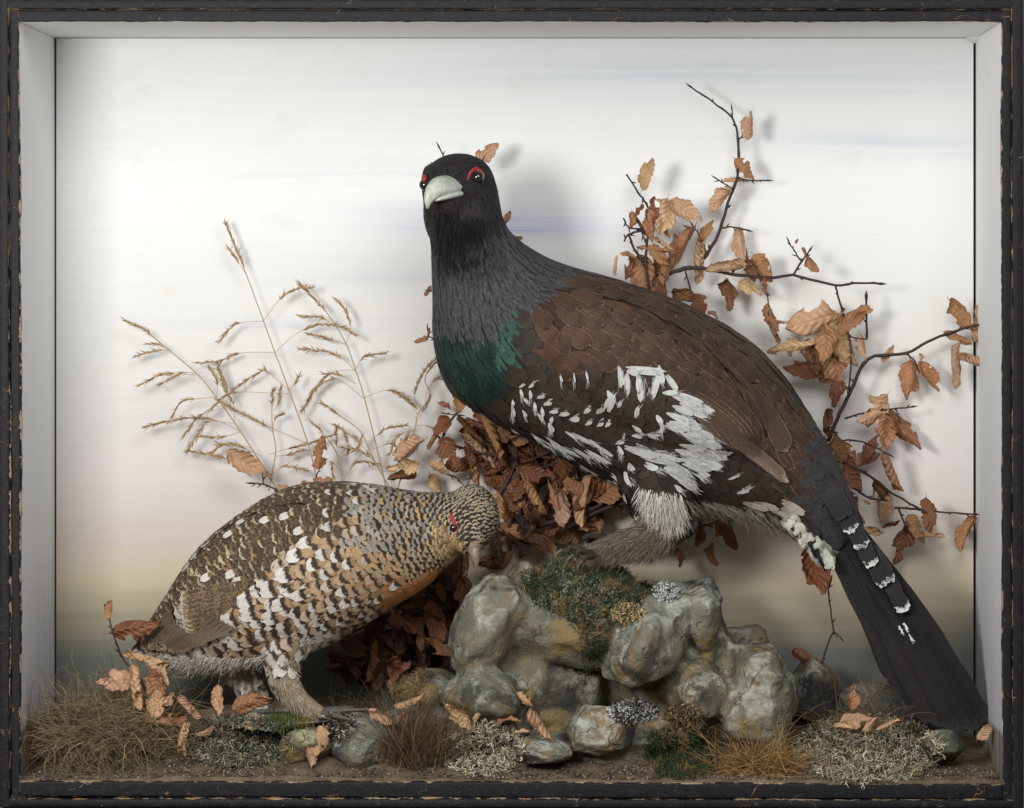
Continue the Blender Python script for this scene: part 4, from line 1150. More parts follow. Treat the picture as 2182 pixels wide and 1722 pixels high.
HLEG2 = [hx(*p) for p in [(800, 1030), (960, 1060), (1020, 1240), (1140, 1330), (1140, 1400), (880, 1390), (800, 1200)]]
BREAST = [hx(*p) for p in [(1520, 600), (1600, 610), (1700, 560), (1800, 520), (1830, 580), (1600, 770), (1500, 760)]]
FACE = [hx(*p) for p in [(1740, 330), (1800, 300), (1880, 400), (1925, 430), (1915, 490), (1800, 520), (1750, 460)]]
HBACK = [hx(*p) for p in [(40, 1000), (150, 780), (270, 560), (400, 400), (640, 200), (900, 60), (1250, 40), (1330, 130), (1280, 240), (1240, 350), (1060, 370), (960, 480), (900, 560), (800, 640), (660, 720), (560, 800), (300, 720), (270, 760), (100, 1040)]]
HVENT = [hx(*p) for p in [(200, 1000), (380, 1000), (560, 1080), (800, 1050), (820, 1200), (300, 1220)]]
def hen_region(px, py):
    jx = px + RNG.normal(0, 4, px.shape); jy = py + RNG.normal(0, 4, px.shape)
    cx, cy = (jx - 270) / .379, (jy - 1000) / .379
    st = np.full(px.shape, 2)                                  # 2 flank
    jn = cx + RNG.normal(0, 55, px.shape)
    st[jn > 1330] = 1                                          # 1 neck
    st[(cx > 1330) & (cx < 1600) & (cy > 560)] = 2
    st[in_poly(px + RNG.normal(0, 15, px.shape), py + RNG.normal(0, 8, px.shape), HBACK)] = 3
    st[(cx > 1800) & (cy < 440)] = 0                           # 0 crown
    st[in_poly(jx, jy, FACE)] = 6
    st[in_poly(jx, jy, BREAST)] = 4
    st[(st == 2) & (cy > 900 + (cx - 1100) * -.55) & (cx < 1250)] = 5      # belly
    st[in_poly(px, py, HLEG)] = 8
    st[in_poly(px, py, HVENT)] = 7
    return st
SP_H = np.array([.0034, .0050, .0102, .0086, .0056, .0100, .0040, .0100, 0])
hcc = np.array([C(96, 86, 70), C(110, 94, 72), C(150, 124, 92), C(76, 62, 48), C(140, 98, 64), C(160, 146, 126), C(150, 124, 88), C(170, 160, 144), C(160, 142, 118)])
hen.colour_body(lambda px, py: hcc[hen_region(px, py)] * .7)
DKB, BUFF, HWH = C(62, 50, 41), C(172, 142, 105), C(204, 199, 189)
for (p, n, st, px, py) in hen.poisson(80000, lambda px, py: ((q := hen_region(px, py)), SP_H[q])):
    d = hen.flow(px, py) + Vector((rnd(-.1, .1), rnd(-.05, .05), rnd(-.1, .1)))
    cx, cy = (px - 270) / .379, (py - 1000) / .379
    if st == 0:
        hen.lay(p, d, .0085, .0062, (C(58, 50, 40), C(44, 37, 31), vary(mixc(C(176, 158, 122), C(150, 146, 136), rnd(0, 1)), .15)), (.4, .72), (.2, 0, 0), (.0003, .0011), cols_n=2, rows=[0, .4, .7, .88, 1])
    elif st == 1:
        k_ = min(1, max(0, (cx - 1330) / 450)); low = cy > 420
        tipc = mixc(C(176, 142, 98), C(160, 146, 122), rnd(0, 1)) if (low or rnd(0, 1) < .3) else mixc(C(164, 156, 140), C(134, 128, 118), rnd(0, 1))
        L = .019 - .009 * k_
        hen.lay(p, d, L, L * .72, (vary(C(122, 106, 82), .15), C(52, 44, 37), vary(tipc, .12)), (.36, rnd(.64, .74)), (.25, 0, .2), (.0004, .0014), jag=.03, cols_n=4, rows=[0, .35, .6, .78, .9, 1])
    elif st == 2:
        k_ = min(1, max(0, (1400 - cx) / 600))
        L = .022 + .009 * k_ + rnd(-.002, .003)
        tip = vary(HWH, .08) if rnd(0, 1) < .55 else vary(mixc(BUFF, HWH, rnd(.1, .5)), .1)
        hen.lay(p, d, L, .0115 + .0075 * k_, (vary(mixc(BUFF, C(150, 122, 90), rnd(0, .7)), .12), vary(DKB, .15), tip), (rnd(.46, .56), rnd(.66, .80)), (.16, 0, .15), (.0006, .0022), tip=.6, jag=.04, base_w=.6, cols_n=8)
    elif st == 3:
        k_ = rnd(0, 1)
        tipc = vary(C(184, 168, 138), .15) if k_ < .5 else vary(C(160, 132, 92), .1)
        wb = .85 if cx < 700 and cy > 480 else .55
        hen.lay(p, d, .022 + rnd(-.003, .004), .0155 + rnd(-.002, .002), (vary(C(66, 54, 44), .15), vary(C(138, 114, 82), .12), tipc), (2, rnd(.86, .92) if k_ < .5 else .94), (.3, .30, wb * rnd(.4, 1)), (.0006, .0022), tip=.6, jag=.03, cols_n=6)
    elif st == 4:
        hen.lay(p, d, .017, .0105, (C(110, 74, 46), vary(C(166, 114, 72), .12), vary(C(178, 126, 82), .12)), (.35, 2), (.25, 0, 0), (.0004, .0013), cols_n=4, jag=.04)
    elif st == 5:
        hen.lay(p, d, .027, .0145, (vary(C(158, 136, 108), .1), vary(C(84, 70, 58), .15), vary(HWH, .08)), (.40, rnd(.54, .66)), (.14, 0, .1), (.0007, .0030), jag=.06, cols_n=8)
    elif st == 6:
        hen.lay(p, d, .010, .0066, (C(96, 80, 58), vary(C(146, 120, 84), .25), vary(C(186, 164, 124), .15)), (.4, .75), (.5, 0, .5), (.0004, .0015), cols_n=2, rows=[0, .4, .8, 1])
    elif st == 7:
        hen.lay(p, d, .030, .015, (vary(C(190, 180, 164), .1), vary(C(104, 90, 76), .15), vary(C(212, 207, 196), .08)), (.42, rnd(.56, .70)), (.14, 0, 0), (.001, .0035), jag=.07, cols_n=8)
# a few white shoulder flecks
for (cx, cy) in [(795, 285), (905, 265), (590, 360), (980, 340), (660, 295), (470, 410), (395, 480), (600, 580), (640, 620), (460, 600), (560, 340), (350, 530)]:
    h, nn = cast(hen.bvh, *hx(cx + 25, cy - 15))
    if h is not None: hen.lay(h, (-.85, 0, -.5), .015, .0085, (C(120, 96, 66), HWH, HWH), (.35, .8), (.1, 0, 0), (.002, .0034), jag=.05)
# white scapular fringe along the folded wing
for (cx, cy, L, W) in [(720, 720, 70, 90), (850, 660, 60, 90), (935, 580, 80, 80), (1000, 470, 80, 70), (1060, 400, 80, 60), (630, 830, 90, 100), (740, 800, 90, 90), (910, 745, 70, 70), (860, 820, 70, 80), (1020, 690, 60, 60)]:
    h, nn = cast(hen.bvh, *hx(cx + 45, cy - 15))
    if h is not None: hen.lay(h, (-.93, 0, -.3), .030, W * .379 * .000511 * 1.1, (BUFF, vary(DKB, .1), C(212, 208, 199)), (.42, .62), (.14, 0, 0), (.0015, .0032), tip=.6, jag=.05, base_w=.6, cols_n=8)
# wing: secondaries with pale ends, then fanned primaries
for i in range(9):
    a = hx(690 - i * 12, 690 + i * 12 - 60 + i * 3)
    h, nn = cast(hen.bvh, *a)
    if h is None: continue
    hen.lay(h, (-.90 + .025 * i, .02, -.26 - .05 * i), .082 - .0015 * i, .016, (vary(C(84, 70, 55), .1), C(140, 116, 84), C(200, 188, 164)), (2, .955), (.25, .35, .85), (.0030 - .0002 * i, .0048), tip=.86, R=.3, kind='wing_feather')
def over(cx, cy, off):
    h, nn = cast(hen.bvh, *hx(cx, cy))
    return P(*hx(cx, cy), (h.y if h is not None else .105) - off)
for i in range(11):
    t = i / 10
    A0 = (330 + 270 * t, 740 + 150 * t); A2 = (92 + 170 * t, 1008 + 8 * t)
    A1 = ((A0[0] + A2[0]) / 2 - 12, (A0[1] + A2[1]) / 2 - 4)
    p0, p1 = over(*A0, .004 + .0007 * i), over(*A1, .005 + .0007 * i)
    p2 = P(*hx(*A2), min(.108, p1.y + .022))
    hen.blade([p0, p1, p2], .0125, (vary(C(102, 88, 72), .1), vary(C(92, 78, 63), .1), C(184, 164, 134)), (.6, 2), (.2, .7, 0), nrm=(-.2, -1, .1), kind='wing_feather', tip=.86, camber=.12)
for i in range(9):
    t = i / 8
    hen.blade([P(*hx(190 + 60 * t, 900 + 130 * t), .120), P(*hx(120 + 80 * t, 980 + 80 * t), .116), P(*hx(28 + 190 * t, 1045 + 60 * t), .112 - .006 * t)], .016, (C(96, 74, 54), C(52, 42, 34), C(206, 196, 178)), (.3, .93), (.2, .1, .8), tip=.84)
hen.finish()
hen.fur('neck_barbs', [hx(*p) for p in [(1300, 90), (1560, 120), (1850, 130), (2060, 200), (2070, 380), (1900, 480), (1700, 640), (1500, 700), (1350, 600)]], 4500, [C(120, 106, 84), C(58, 50, 42), C(166, 150, 122), C(150, 126, 90)], [3, 4, 2, 1], (.003, .007), .0002, .05, 0, lay=.97)
hen.fur('back_barbs', [hx(*p) for p in [(300, 620), (640, 260), (900, 120), (1300, 120), (1250, 350), (950, 500), (700, 680), (350, 740)]], 5000, [C(84, 70, 56), C(52, 43, 36), C(150, 130, 100)], [3, 3, 2], (.003, .008), .0002, .06, 0, lay=.97)
hen.fur('flank_barbs', [hx(*p) for p in [(700, 720), (1050, 380), (1330, 380), (1480, 700), (1250, 880), (1050, 1000), (800, 1020), (620, 850)]], 6000, [C(206, 200, 188), C(172, 145, 110), C(104, 88, 73)], [3, 3, 2], (.004, .010), .0002, .05, 0, lay=.97)
hen.fur('leg_feathering', HLEG2, 4800, [C(188, 172, 148), C(166, 149, 125), C(206, 194, 172), C(140, 124, 102)], [3, 2, 2, 1], (.004, .009), .0003, .10, -.03, dirf=lambda a, b: (.35, -.1, -.9), lay=.84)
hen.fur('leg_feathering', [hx(*p) for p in [(590, 1100), (730, 1100), (740, 1250), (760, 1300), (640, 1260)]], 900, [C(172, 158, 136), C(150, 136, 114), C(200, 190, 172)], [2, 2, 1], (.008, .016), .0003, .1, -.06, dirf=lambda a, b: (.1, -.1, -1), lay=.78)
hen.fur('vent_down', [hx(*p) for p in [(380, 1040), (560, 1050), (800, 1040), (760, 1150), (560, 1180), (330, 1150), (230, 1110)]], 2600, [C(226, 220, 208), C(206, 198, 184), C(170, 160, 146), C(120, 106, 92)], [3, 3, 2, 1], (.006, .016), .00034, .14, -.04, dirf=lambda a, b: (-.8, -.2, -.45), lay=.86)
for (a, b, c_) in [((1090, 1365, .060), (1220, 1355, .056), (1350, 1350, .052)), ((1090, 1368, .058), (1200, 1392, .042), (1260, 1410, .035)), ((1080, 1362, .064), (1190, 1345, .080), (1280, 1335, .090)), ((760, 1370, .142), (860, 1370, .14), (930, 1380, .138))]:
    m = MB(); toe(m, [P(*hx(*a[:2]), a[2]), P(*hx(*b[:2]), b[2]), P(*hx(*c_[:2]), c_[2])], .0042, .0011); m.build('toe', M['toe_grey'], hen_root)
beak_mesh([(*hx(1950, 405), .056, .0092, .0095, (.02, -.5, -.85)), (*hx(1955, 450), .048, .0080, .0090, (.02, -.45, -.88)), (*hx(1960, 495), .044, .0056, .0072, (.02, -.3, -.95)), (*hx(1963, 540), .042, .0030, .0042, (0, 0, -1)), (*hx(1963, 588), .044, .0003, .0006, (0, .2, -1))], M['beak_brown'], hen_root, up=(0, -1, .35))
h, nn = cast(hen.bvh, *hx(1838, 330)); eye_at(hen, h - nn * .0015, .0050)
patch(hen, [hx(1812, 238), hx(1835, 262), hx(1858, 305), hx(1872, 355)], [hx(1809, 252), hx(1818, 288), hx(1836, 326), hx(1862, 364)], 5, 3, .0014, C(150, 52, 58), 'eye_wattle', M['wattle'])
# ------------------------------------------------------------------ beech leaves
def mat_leaf():
    g = NG('dry_beech_leaf')
    oi = g.n.new('ShaderNodeObjectInfo')
    uv = g.sep(g.attr('fuv').outputs['Vector']); v, u = uv[0], uv[1]
    av = g.math('ABSOLUTE', v)
    p = g.pos()
    n = g.noise(p, 5, 4, .6); fine = g.noise(p, 45, 3, .6)
    lat = g.math('SINE', g.math('MULTIPLY', g.math('SUBTRACT', g.math('MULTIPLY', u, 7.0), g.math('MULTIPLY', av, 1.9)), 6.283))
    vein = g.math('MULTIPLY', g.step(lat, .80, .97), g.step(av, 1.0, .75))
    vein = g.math('MAXIMUM', vein, g.step(av, .07, .02))
    c = g.mix(1.0, oi.outputs['Color'], g.math('MULTIPLY_ADD', n, .9, .55), 'MULTIPLY')
    c = g.mix(1.0, c, g.math('MULTIPLY_ADD', fine, .5, .75), 'MULTIPLY')
    c = g.mix(g.math('MULTIPLY', vein, .28), c, C(96, 58, 34))
    c = g.mix(g.math('MULTIPLY', g.step(g.math('ADD', av, g.math('MULTIPLY', fine, .25)), .98, 1.12), .55), c, C(88, 48, 26))
    g.bump(g.math('SUBTRACT', g.math('MULTIPLY', lat, .5), vein), .35, .012)
    g.fin(c, .5, .4)
    tr = g.n.new('ShaderNodeBsdfTranslucent'); g.set(tr.inputs['Color'], c)
    mx = g.n.new('ShaderNodeMixShader'); mx.inputs[0].default_value = .22
    g.l.new(g.bsdf.outputs[0], mx.inputs[1]); g.l.new(tr.outputs[0], mx.inputs[2]); g.l.new(mx.outputs[0], g.out.inputs['Surface'])
    return g.mat
M['leaf'] = mat_leaf()
def leaf_mesh(kind, seed):
    r = random.Random(seed)
    nu, nv = 18, 12
    par = {'flat': (r.choice([-1, 1]) * r.uniform(1.2, 3.4), r.choice([0, 0, .35]), r.uniform(-1.3, 1.3), r.uniform(-1.1, 1.1), .085),
           'fold': (r.uniform(.5, 2), r.uniform(.5, 1.0), r.uniform(-1.1, 1.2), r.uniform(-1.1, 1.1), .075),
           'roll': (r.choice([-1, 1]) * r.uniform(7, 11), 0, r.uniform(-.9, .9), r.uniform(-1.4, 1.4), .045),
           'crumple': (r.choice([-1, 1]) * r.uniform(2.5, 5), r.uniform(0, .5), r.uniform(-1.6, 1.6), r.uniform(-1.7, 1.7), .12)}[kind]
    kap, fold, bend, twist, crump = par
    hw = r.uniform(.30, .36) * (1.2 if kind == 'roll' else 1)
    bite = [(r.uniform(.15, .95), r.choice([-1, 1]) * r.uniform(.7, 1.1), r.uniform(.06, .16)) for _ in range(r.choice([1, 2, 3, 4]))]
    vs_, uv, alive = [], [], []
    off = seed * 1.7
    for i in range(nu + 1):
        u = i / nu
        w = hw * math.sin(math.pi * min(1, max(0, u)) ** .78) ** .75 if 0 < u < 1 else .012
        w *= 1 + .07 * math.sin(2 * math.pi * 7 * u + off)
        for j in range(nv + 1):
            v = -1 + 2 * j / nv
            a = v * w * (1 + .30 * mnoise.fractal((u * 5, off, 3 if v > 0 else 9), 1, 2, 2))
            ph = 2 * math.pi * (7 * u - 1.9 * abs(v))
            pl = .020 * math.sin(ph) * min(1, abs(v) * 2)
            if abs(kap) > .3: z, y = math.sin(a * kap) / kap, (1 - math.cos(a * kap)) / kap
            else: z, y = a, 0
            if fold: z, y = z * math.cos(fold), y + abs(z) * math.sin(fold)
            y += pl + crump * mnoise.fractal((u * 2.6 + off, v * 1.6, off * .3), 1, 2, 3)
            z += crump * .6 * mnoise.noise((u * 3, v * 2 + 7, off))
            t = twist * (u - .5); y, z = y * math.cos(t) - z * math.sin(t), y * math.sin(t) + z * math.cos(t)
            if abs(bend) > .05:
                th = bend * (u - .5); R = 1 / bend
                x, y = math.sin(th) * (R - y), R - (R - y) * math.cos(th)
            else: x = u - .5
            vs_.append((x, y, z)); uv.append((v, u, 0))
            alive.append(all(((u - bu) ** 2 + ((v - bv) * .3) ** 2) > br * br for bu, bv, br in bite))
    fs = []
    for i in range(nu):
        for j in range(nv):
            q = (i * (nv + 1) + j, (i + 1) * (nv + 1) + j, (i + 1) * (nv + 1) + j + 1, i * (nv + 1) + j + 1)
            if sum(alive[k] for k in q) >= 2: fs.append(q)
    b = len(vs_); p0 = Vector(vs_[nv // 2])
    for k in range(4):
        for dz in (-.008, .008):
            vs_.append((p0.x - .045 * k, p0.y + .004 * k * k, p0.z + dz)); uv.append((0, 0, 0))
    fs += [(b + 2 * k, b + 2 * k + 2, b + 2 * k + 3, b + 2 * k + 1) for k in range(3)]
    me = np_mesh('leaf', vs_, fs, {'fuv': uv})
    me.materials.append(M['leaf'])
    return me
LEAF = {k: [leaf_mesh(k, 20 * i + s_) for s_ in range(10)] for i, k in enumerate(['flat', 'fold', 'roll', 'crumple'])}
TONE = {'t': C(212, 174, 136), 'b': C(180, 132, 94), 'd': C(128, 86, 59), 'r': C(148, 97, 68), 'k': C(84, 58, 44)}  # 'k' is leaf brown darkened to paint in deep shade
def put_leaf(px, py, y, Lpx, ang, kind, tone, parent=None, name='leaf'):
    me = random.choice(LEAF[kind])
    o = bpy.data.objects.new(name, me); COL.objects.link(o)
    k = K * (D + y) / D
    sc = Lpx * k
    rx = rnd(-.45, .45) if kind in ('flat', 'fold') else rnd(-1.0, 1.0)
    Rm = Matrix.Rotation(math.radians(ang + rnd(-6, 6)), 4, 'Y') @ Matrix.Rotation(rx, 4, 'X') @ Matrix.Rotation(rnd(-.3, .3), 4, 'Z')
    if parent is not None: attach(o, parent)
    o.matrix_basis = Matrix.Translation(P(px, py, y)) @ Rm @ Matrix.Diagonal((sc, sc, sc * rnd(.72, 1.12), 1))
    c = TONE[tone]; j = rnd(.82, 1.15)
    o.color = (c[0] * j, c[1] * j * rnd(.93, 1.05), c[2] * j * rnd(.9, 1.05), 1)
    return o
M['bark'] = plain('beech_twig_bark', C(58, 44, 40), .6, .35, 300, .35)
M['bark_grey'] = plain('grey_twig_bark', C(84, 74, 66), .7, .25, 300, .35)
KMAP = {'f': 'flat', 'o': 'fold', 'r': 'roll', 'c': 'crumple'}
def branch(label, y, stems, leaves, crop, base, mat='bark', yj=.012, group=None):
    """stems: lists of px points with end radii; leaves: (cx,cy,len,ang,kind,tone) in crop px"""
    x0, y0, s_ = crop
    e = empty('beech_branch', P(*base, y), label, 'branch', group)
    m = MB()
    for st in stems:
        pts, r0, r1 = st[0], st[1], st[2]
        dy = st[3] if len(st) > 3 else 0
        rows = spline([[*P(a, b, y + dy + rnd(-.004, .004))] for a, b in pts], 5); n = len(rows)
        rows = rows + RNG.normal(0, .00025, rows.shape)
        rr = [(r0 + (r1 - r0) * i / (n - 1)) * (1 + .25 * (random.random() < .2)) for i in range(n)]
        m.tube([Vector(q) for q in rows], rr, 7)
        for i in range(2, n - 1, max(3, n // 5)):         # side buds
            d = Vector(rows[i + 1]) - Vector(rows[i - 1]); d.normalize()
            sd = Vector((-d.z, rnd(-.4, .4), d.x)) * random.choice([-1, 1])
            p = Vector(rows[i]); q = p + (d * .8 + sd * .7) * rnd(.003, .007)
            m.tube([p, p.lerp(q, .5), q], [rr[i] * .7, rr[i] * .9, .0002], 5)
        d = (Vector(rows[-1]) - Vector(rows[-3])).normalized(); p = Vector(rows[-1])
        m.tube([p - d * .002, p + d * .003, p + d * .009], [r1, r1 * 1.6, .0002], 6)
    if m.v: m.build('stem', M[mat], e)
    for (cx, cy, L, a, k_, t) in leaves:
        put_leaf(x0 + s_ * cx, y0 + s_ * cy, min(YB - .012, y + rnd(-yj, yj)), L * s_ * (1.22 if k_ in 'fo' else 1.12), a, KMAP[k_], t, e)
    return e
A_ = (1280, 160, .4168)
branch('tall upright beech twig with few leaves rising behind the cock bird’s back', .262,
    [([(1500, 552), (1530, 500), (1552, 430), (1572, 372), (1573, 300), (1560, 252), (1520, 218), (1474, 187)], .0021, .0008), ([(1538, 486), (1562, 484), (1590, 490)], .0010, .0008), ([(1573, 300), (1585, 285), (1588, 270)], .0008, .0006), ([(1570, 378), (1600, 385), (1632, 384)], .0010, .0007), ([(1560, 402), (1540, 390), (1528, 382)], .0009, .0006), ([(1560, 252), (1560, 236)], .0009, .0006), ([(1505, 540), (1498, 515), (1478, 482)], .0010, .0006)],
    [(765, 255, 130, -80, 'f', 't'), (740, 480, 125, 40, 'o', 'b'), (690, 543, 115, 0, 'r', 't'), (605, 635, 135, 120, 'f', 't'), (540, 800, 115, -60, 'f', 'b'), (720, 870, 150, 80, 'o', 't'), (487, 950, 215, 85, 'r', 't'), (415, 880, 215, 115, 'o', 'b')], A_, (1500, 560))
branch('long horizontal beech branch behind the cock bird’s brown back', .250,
    [([(1395, 600), (1430, 582), (1480, 570), (1560, 584), (1640, 592), (1690, 587), (1780, 608), (1820, 603), (1872, 604)], .0024, .0011), ([(1690, 587), (1708, 558), (1724, 536)], .0013, .0008), ([(1708, 558), (1690, 530), (1682, 518)], .0009, .0006), ([(1780, 608), (1790, 645), (1808, 712), (1814, 770), (1808, 830)], .0012, .0010), ([(1460, 575), (1468, 606)], .0011, .0008), ([(1618, 592), (1634, 625), (1638, 660)], .0011, .0007), ([(1560, 580), (1588, 560), (1592, 546)], .0011, .0007), ([(1810, 718), (1835, 722)], .0008, .0006)],
    [(640, 990, 195, 170, 'r', 't'), (770, 1000, 110, 70, 'f', 'd'), (830, 990, 140, 50, 'f', 'b'), (650, 1120, 155, 85, 'c', 'd'), (765, 1090, 115, 30, 'f', 't'), (840, 1080, 75, 80, 'o', 'b'), (435, 1130, 140, 20, 'c', 'd'), (500, 1170, 100, 60, 'f', 'd'),
     (1080, 970, 85, 50, 'f', 'b'), (1045, 910, 65, 60, 'r', 'b'), (1003, 850, 28, -60, 'c', 'r'), (880, 1240, 130, 75, 'o', 'b'), (920, 1255, 80, 0, 'r', 't'), (980, 1395, 220, 165, 'o', 't'), (880, 1310, 130, 60, 'r', 'b'),
     (1090, 1250, 250, 165, 'f', 't'), (1275, 1262, 180, -30, 'f', 'b'), (1150, 1370, 165, 100, 'f', 'b'), (1245, 1385, 220, 50, 'o', 't'), (1350, 1200, 75, 0, 'f', 'b'), (1345, 1390, 120, 80, 'o', 't'), (575, 1225, 60, 30, 'c', 'b')], A_, (1395, 600))
branch('crowded beech twig of curled leaves just above the cock bird’s shoulder', .235,
    [([(1335, 372), (1360, 410), (1380, 440), (1385, 480), (1375, 560), (1390, 640)], .0009, .0016), ([(1345, 452), (1372, 490)], .0022, .0018), ([(1328, 464), (1340, 485), (1372, 488)], .0009, .0010), ([(1330, 515), (1340, 500), (1368, 492)], .0010, .0012), ([(1340, 500), (1352, 530), (1370, 560)], .0013, .0014), ([(1366, 492), (1378, 520)], .0010, .0008), ([(1425, 438), (1432, 430)], .0009, .0006)],
    [(235, 505, 150, -70, 'f', 't'), (330, 725, 165, 100, 'f', 't'), (435, 695, 165, 35, 'f', 't'), (270, 890, 150, 180, 'o', 'b'), (330, 870, 130, 30, 'r', 't'), (260, 770, 150, 80, 'o', 'b'), (340, 800, 70, 50, 'r', 'b'), (310, 970, 155, 80, 'f', 'd'), (225, 1040, 210, 70, 'f', 'b'), (150, 990, 120, 100, 'c', 'd'), (280, 1050, 160, 60, 'f', 'd'), (160, 740, 80, 80, 'c', 'b'), (195, 690, 70, 120, 'c', 'd'), (262, 690, 120, -80, 'f', 'd'), (320, 650, 70, 20, 'r', 't'), (80, 975, 95, -85, 'r', 't'), (140, 920, 75, 180, 'c', 'b'), (300, 930, 110, 40, 'f', 'b'), (290, 720, 90, 60, 'c', 'b'), (330, 1010, 120, 100, 'o', 'b')], A_, (1390, 650))
branch('long beech branch reaching over to the side panel of the case', .262,
    [([(1765, 940), (1790, 880), (1815, 830), (1850, 765), (1930, 753), (1990, 722), (2055, 700), (2090, 690), (2108, 655), (2122, 632)], .0024, .0009), ([(1930, 753), (1948, 768), (1955, 782)], .0010, .0007), ([(1847, 722), (1846, 636)], .0012, .0013), ([(1800, 892), (1850, 878), (1895, 872), (1940, 868)], .0012, .0008), ([(1786, 938), (1840, 942), (1892, 968)], .0010, .0007), ([(1910, 872), (1914, 890)], .0008, .0006), ([(1790, 730), (1760, 790), (1778, 800)], .0008, .0006)],
    [(1080, 1440, 160, 75, 'f', 'd'), (1040, 1510, 190, 190, 'f', 'd'), (1200, 1510, 200, 80, 'f', 'b'), (1210, 1630, 130, 100, 'c', 'd'), (1150, 1550, 80, 40, 'c', 'd'), (1470, 1425, 100, -50, 'c', 't'), (1590, 1560, 180, 105, 'f', 'b'), (1675, 1545, 160, 55, 'f', 'b'), (1637, 1445, 42, 80, 'c', 'b'),
     (1835, 1225, 160, 60, 'f', 'b'), (1960, 1265, 185, 110, 'f', 't'), (1825, 1345, 140, 20, 'c', 'b'), (1820, 1490, 210, 95, 'r', 't'), (1910, 1450, 165, 20, 'r', 't'), (1985, 1420, 165, 100, 'o', 't'), (1420, 1660, 90, 20, 'o', 't')], A_, (1765, 940))
B_ = (1400, 780, .3614)
branch('forked beech branch hanging behind the cock bird’s rump and tail', .258,
    [([(1755, 930), (1780, 975), (1840, 1006), (1900, 1050), (1962, 1086)], .0018, .0012), ([(1815, 1036), (1850, 1060), (1880, 1066)], .0015, .0009), ([(1905, 1082), (1962, 1086), (2010, 1092), (2072, 1096)], .0013, .0009), ([(1915, 1085), (1925, 1110), (1930, 1125)], .0012, .0008), ([(1770, 910), (1790, 938)], .0012, .0009), ([(1862, 1028), (1862, 1045)], .0008, .0006)],
    [(1300, 270, 200, 120, 'f', 't'), (1250, 300, 130, 160, 'o', 't'), (1340, 390, 170, 85, 'f', 'b'), (1455, 370, 260, 55, 'o', 'b'), (1010, 310, 110, 100, 'c', 'd'), (1000, 370, 90, 80, 'c', 'd'), (1260, 490, 150, -60, 'f', 'd'), (1240, 560, 150, -30, 'o', 'b'), (1070, 490, 150, 60, 'f', 'd'), (1150, 545, 190, 70, 'o', 'b'), (1120, 580, 160, 70, 'c', 'd'), (1150, 660, 160, 60, 'f', 'd'), (1390, 630, 240, 70, 'r', 'b'), (1320, 740, 130, 60, 'f', 'd'), (1340, 840, 160, 110, 'f', 't'), (1160, 790, 120, 70, 'o', 'd'),
     (1200, 890, 90, 60, 'r', 'b'), (1275, 975, 110, 10, 'f', 't'), (1600, 880, 190, 80, 'f', 'd'), (1530, 960, 160, 60, 'f', 'b'), (1620, 1005, 140, 5, 'r', 't'), (1440, 1050, 210, 110, 'f', 'd'), (1380, 930, 100, 150, 'c', 'd'), (1825, 990, 190, 115, 'o', 'b'), (1240, 800, 50, 20, 'c', 'b')], B_, (1755, 930))
branch('single beech twig with one round red-brown leaf below the cock bird’s vent', .225,
    [([(1742, 1440), (1768, 1362), (1776, 1345), (1770, 1300), (1765, 1262), (1770, 1240)], .0012, .0007), ([(1776, 1345), (1788, 1356)], .0009, .0006)],
    [(940, 1205, 255, 75, 'f', 'r'), (880, 1715, 150, 25, 'o', 'd')], B_, (1742, 1442))
C_ = (820, 820, .231)
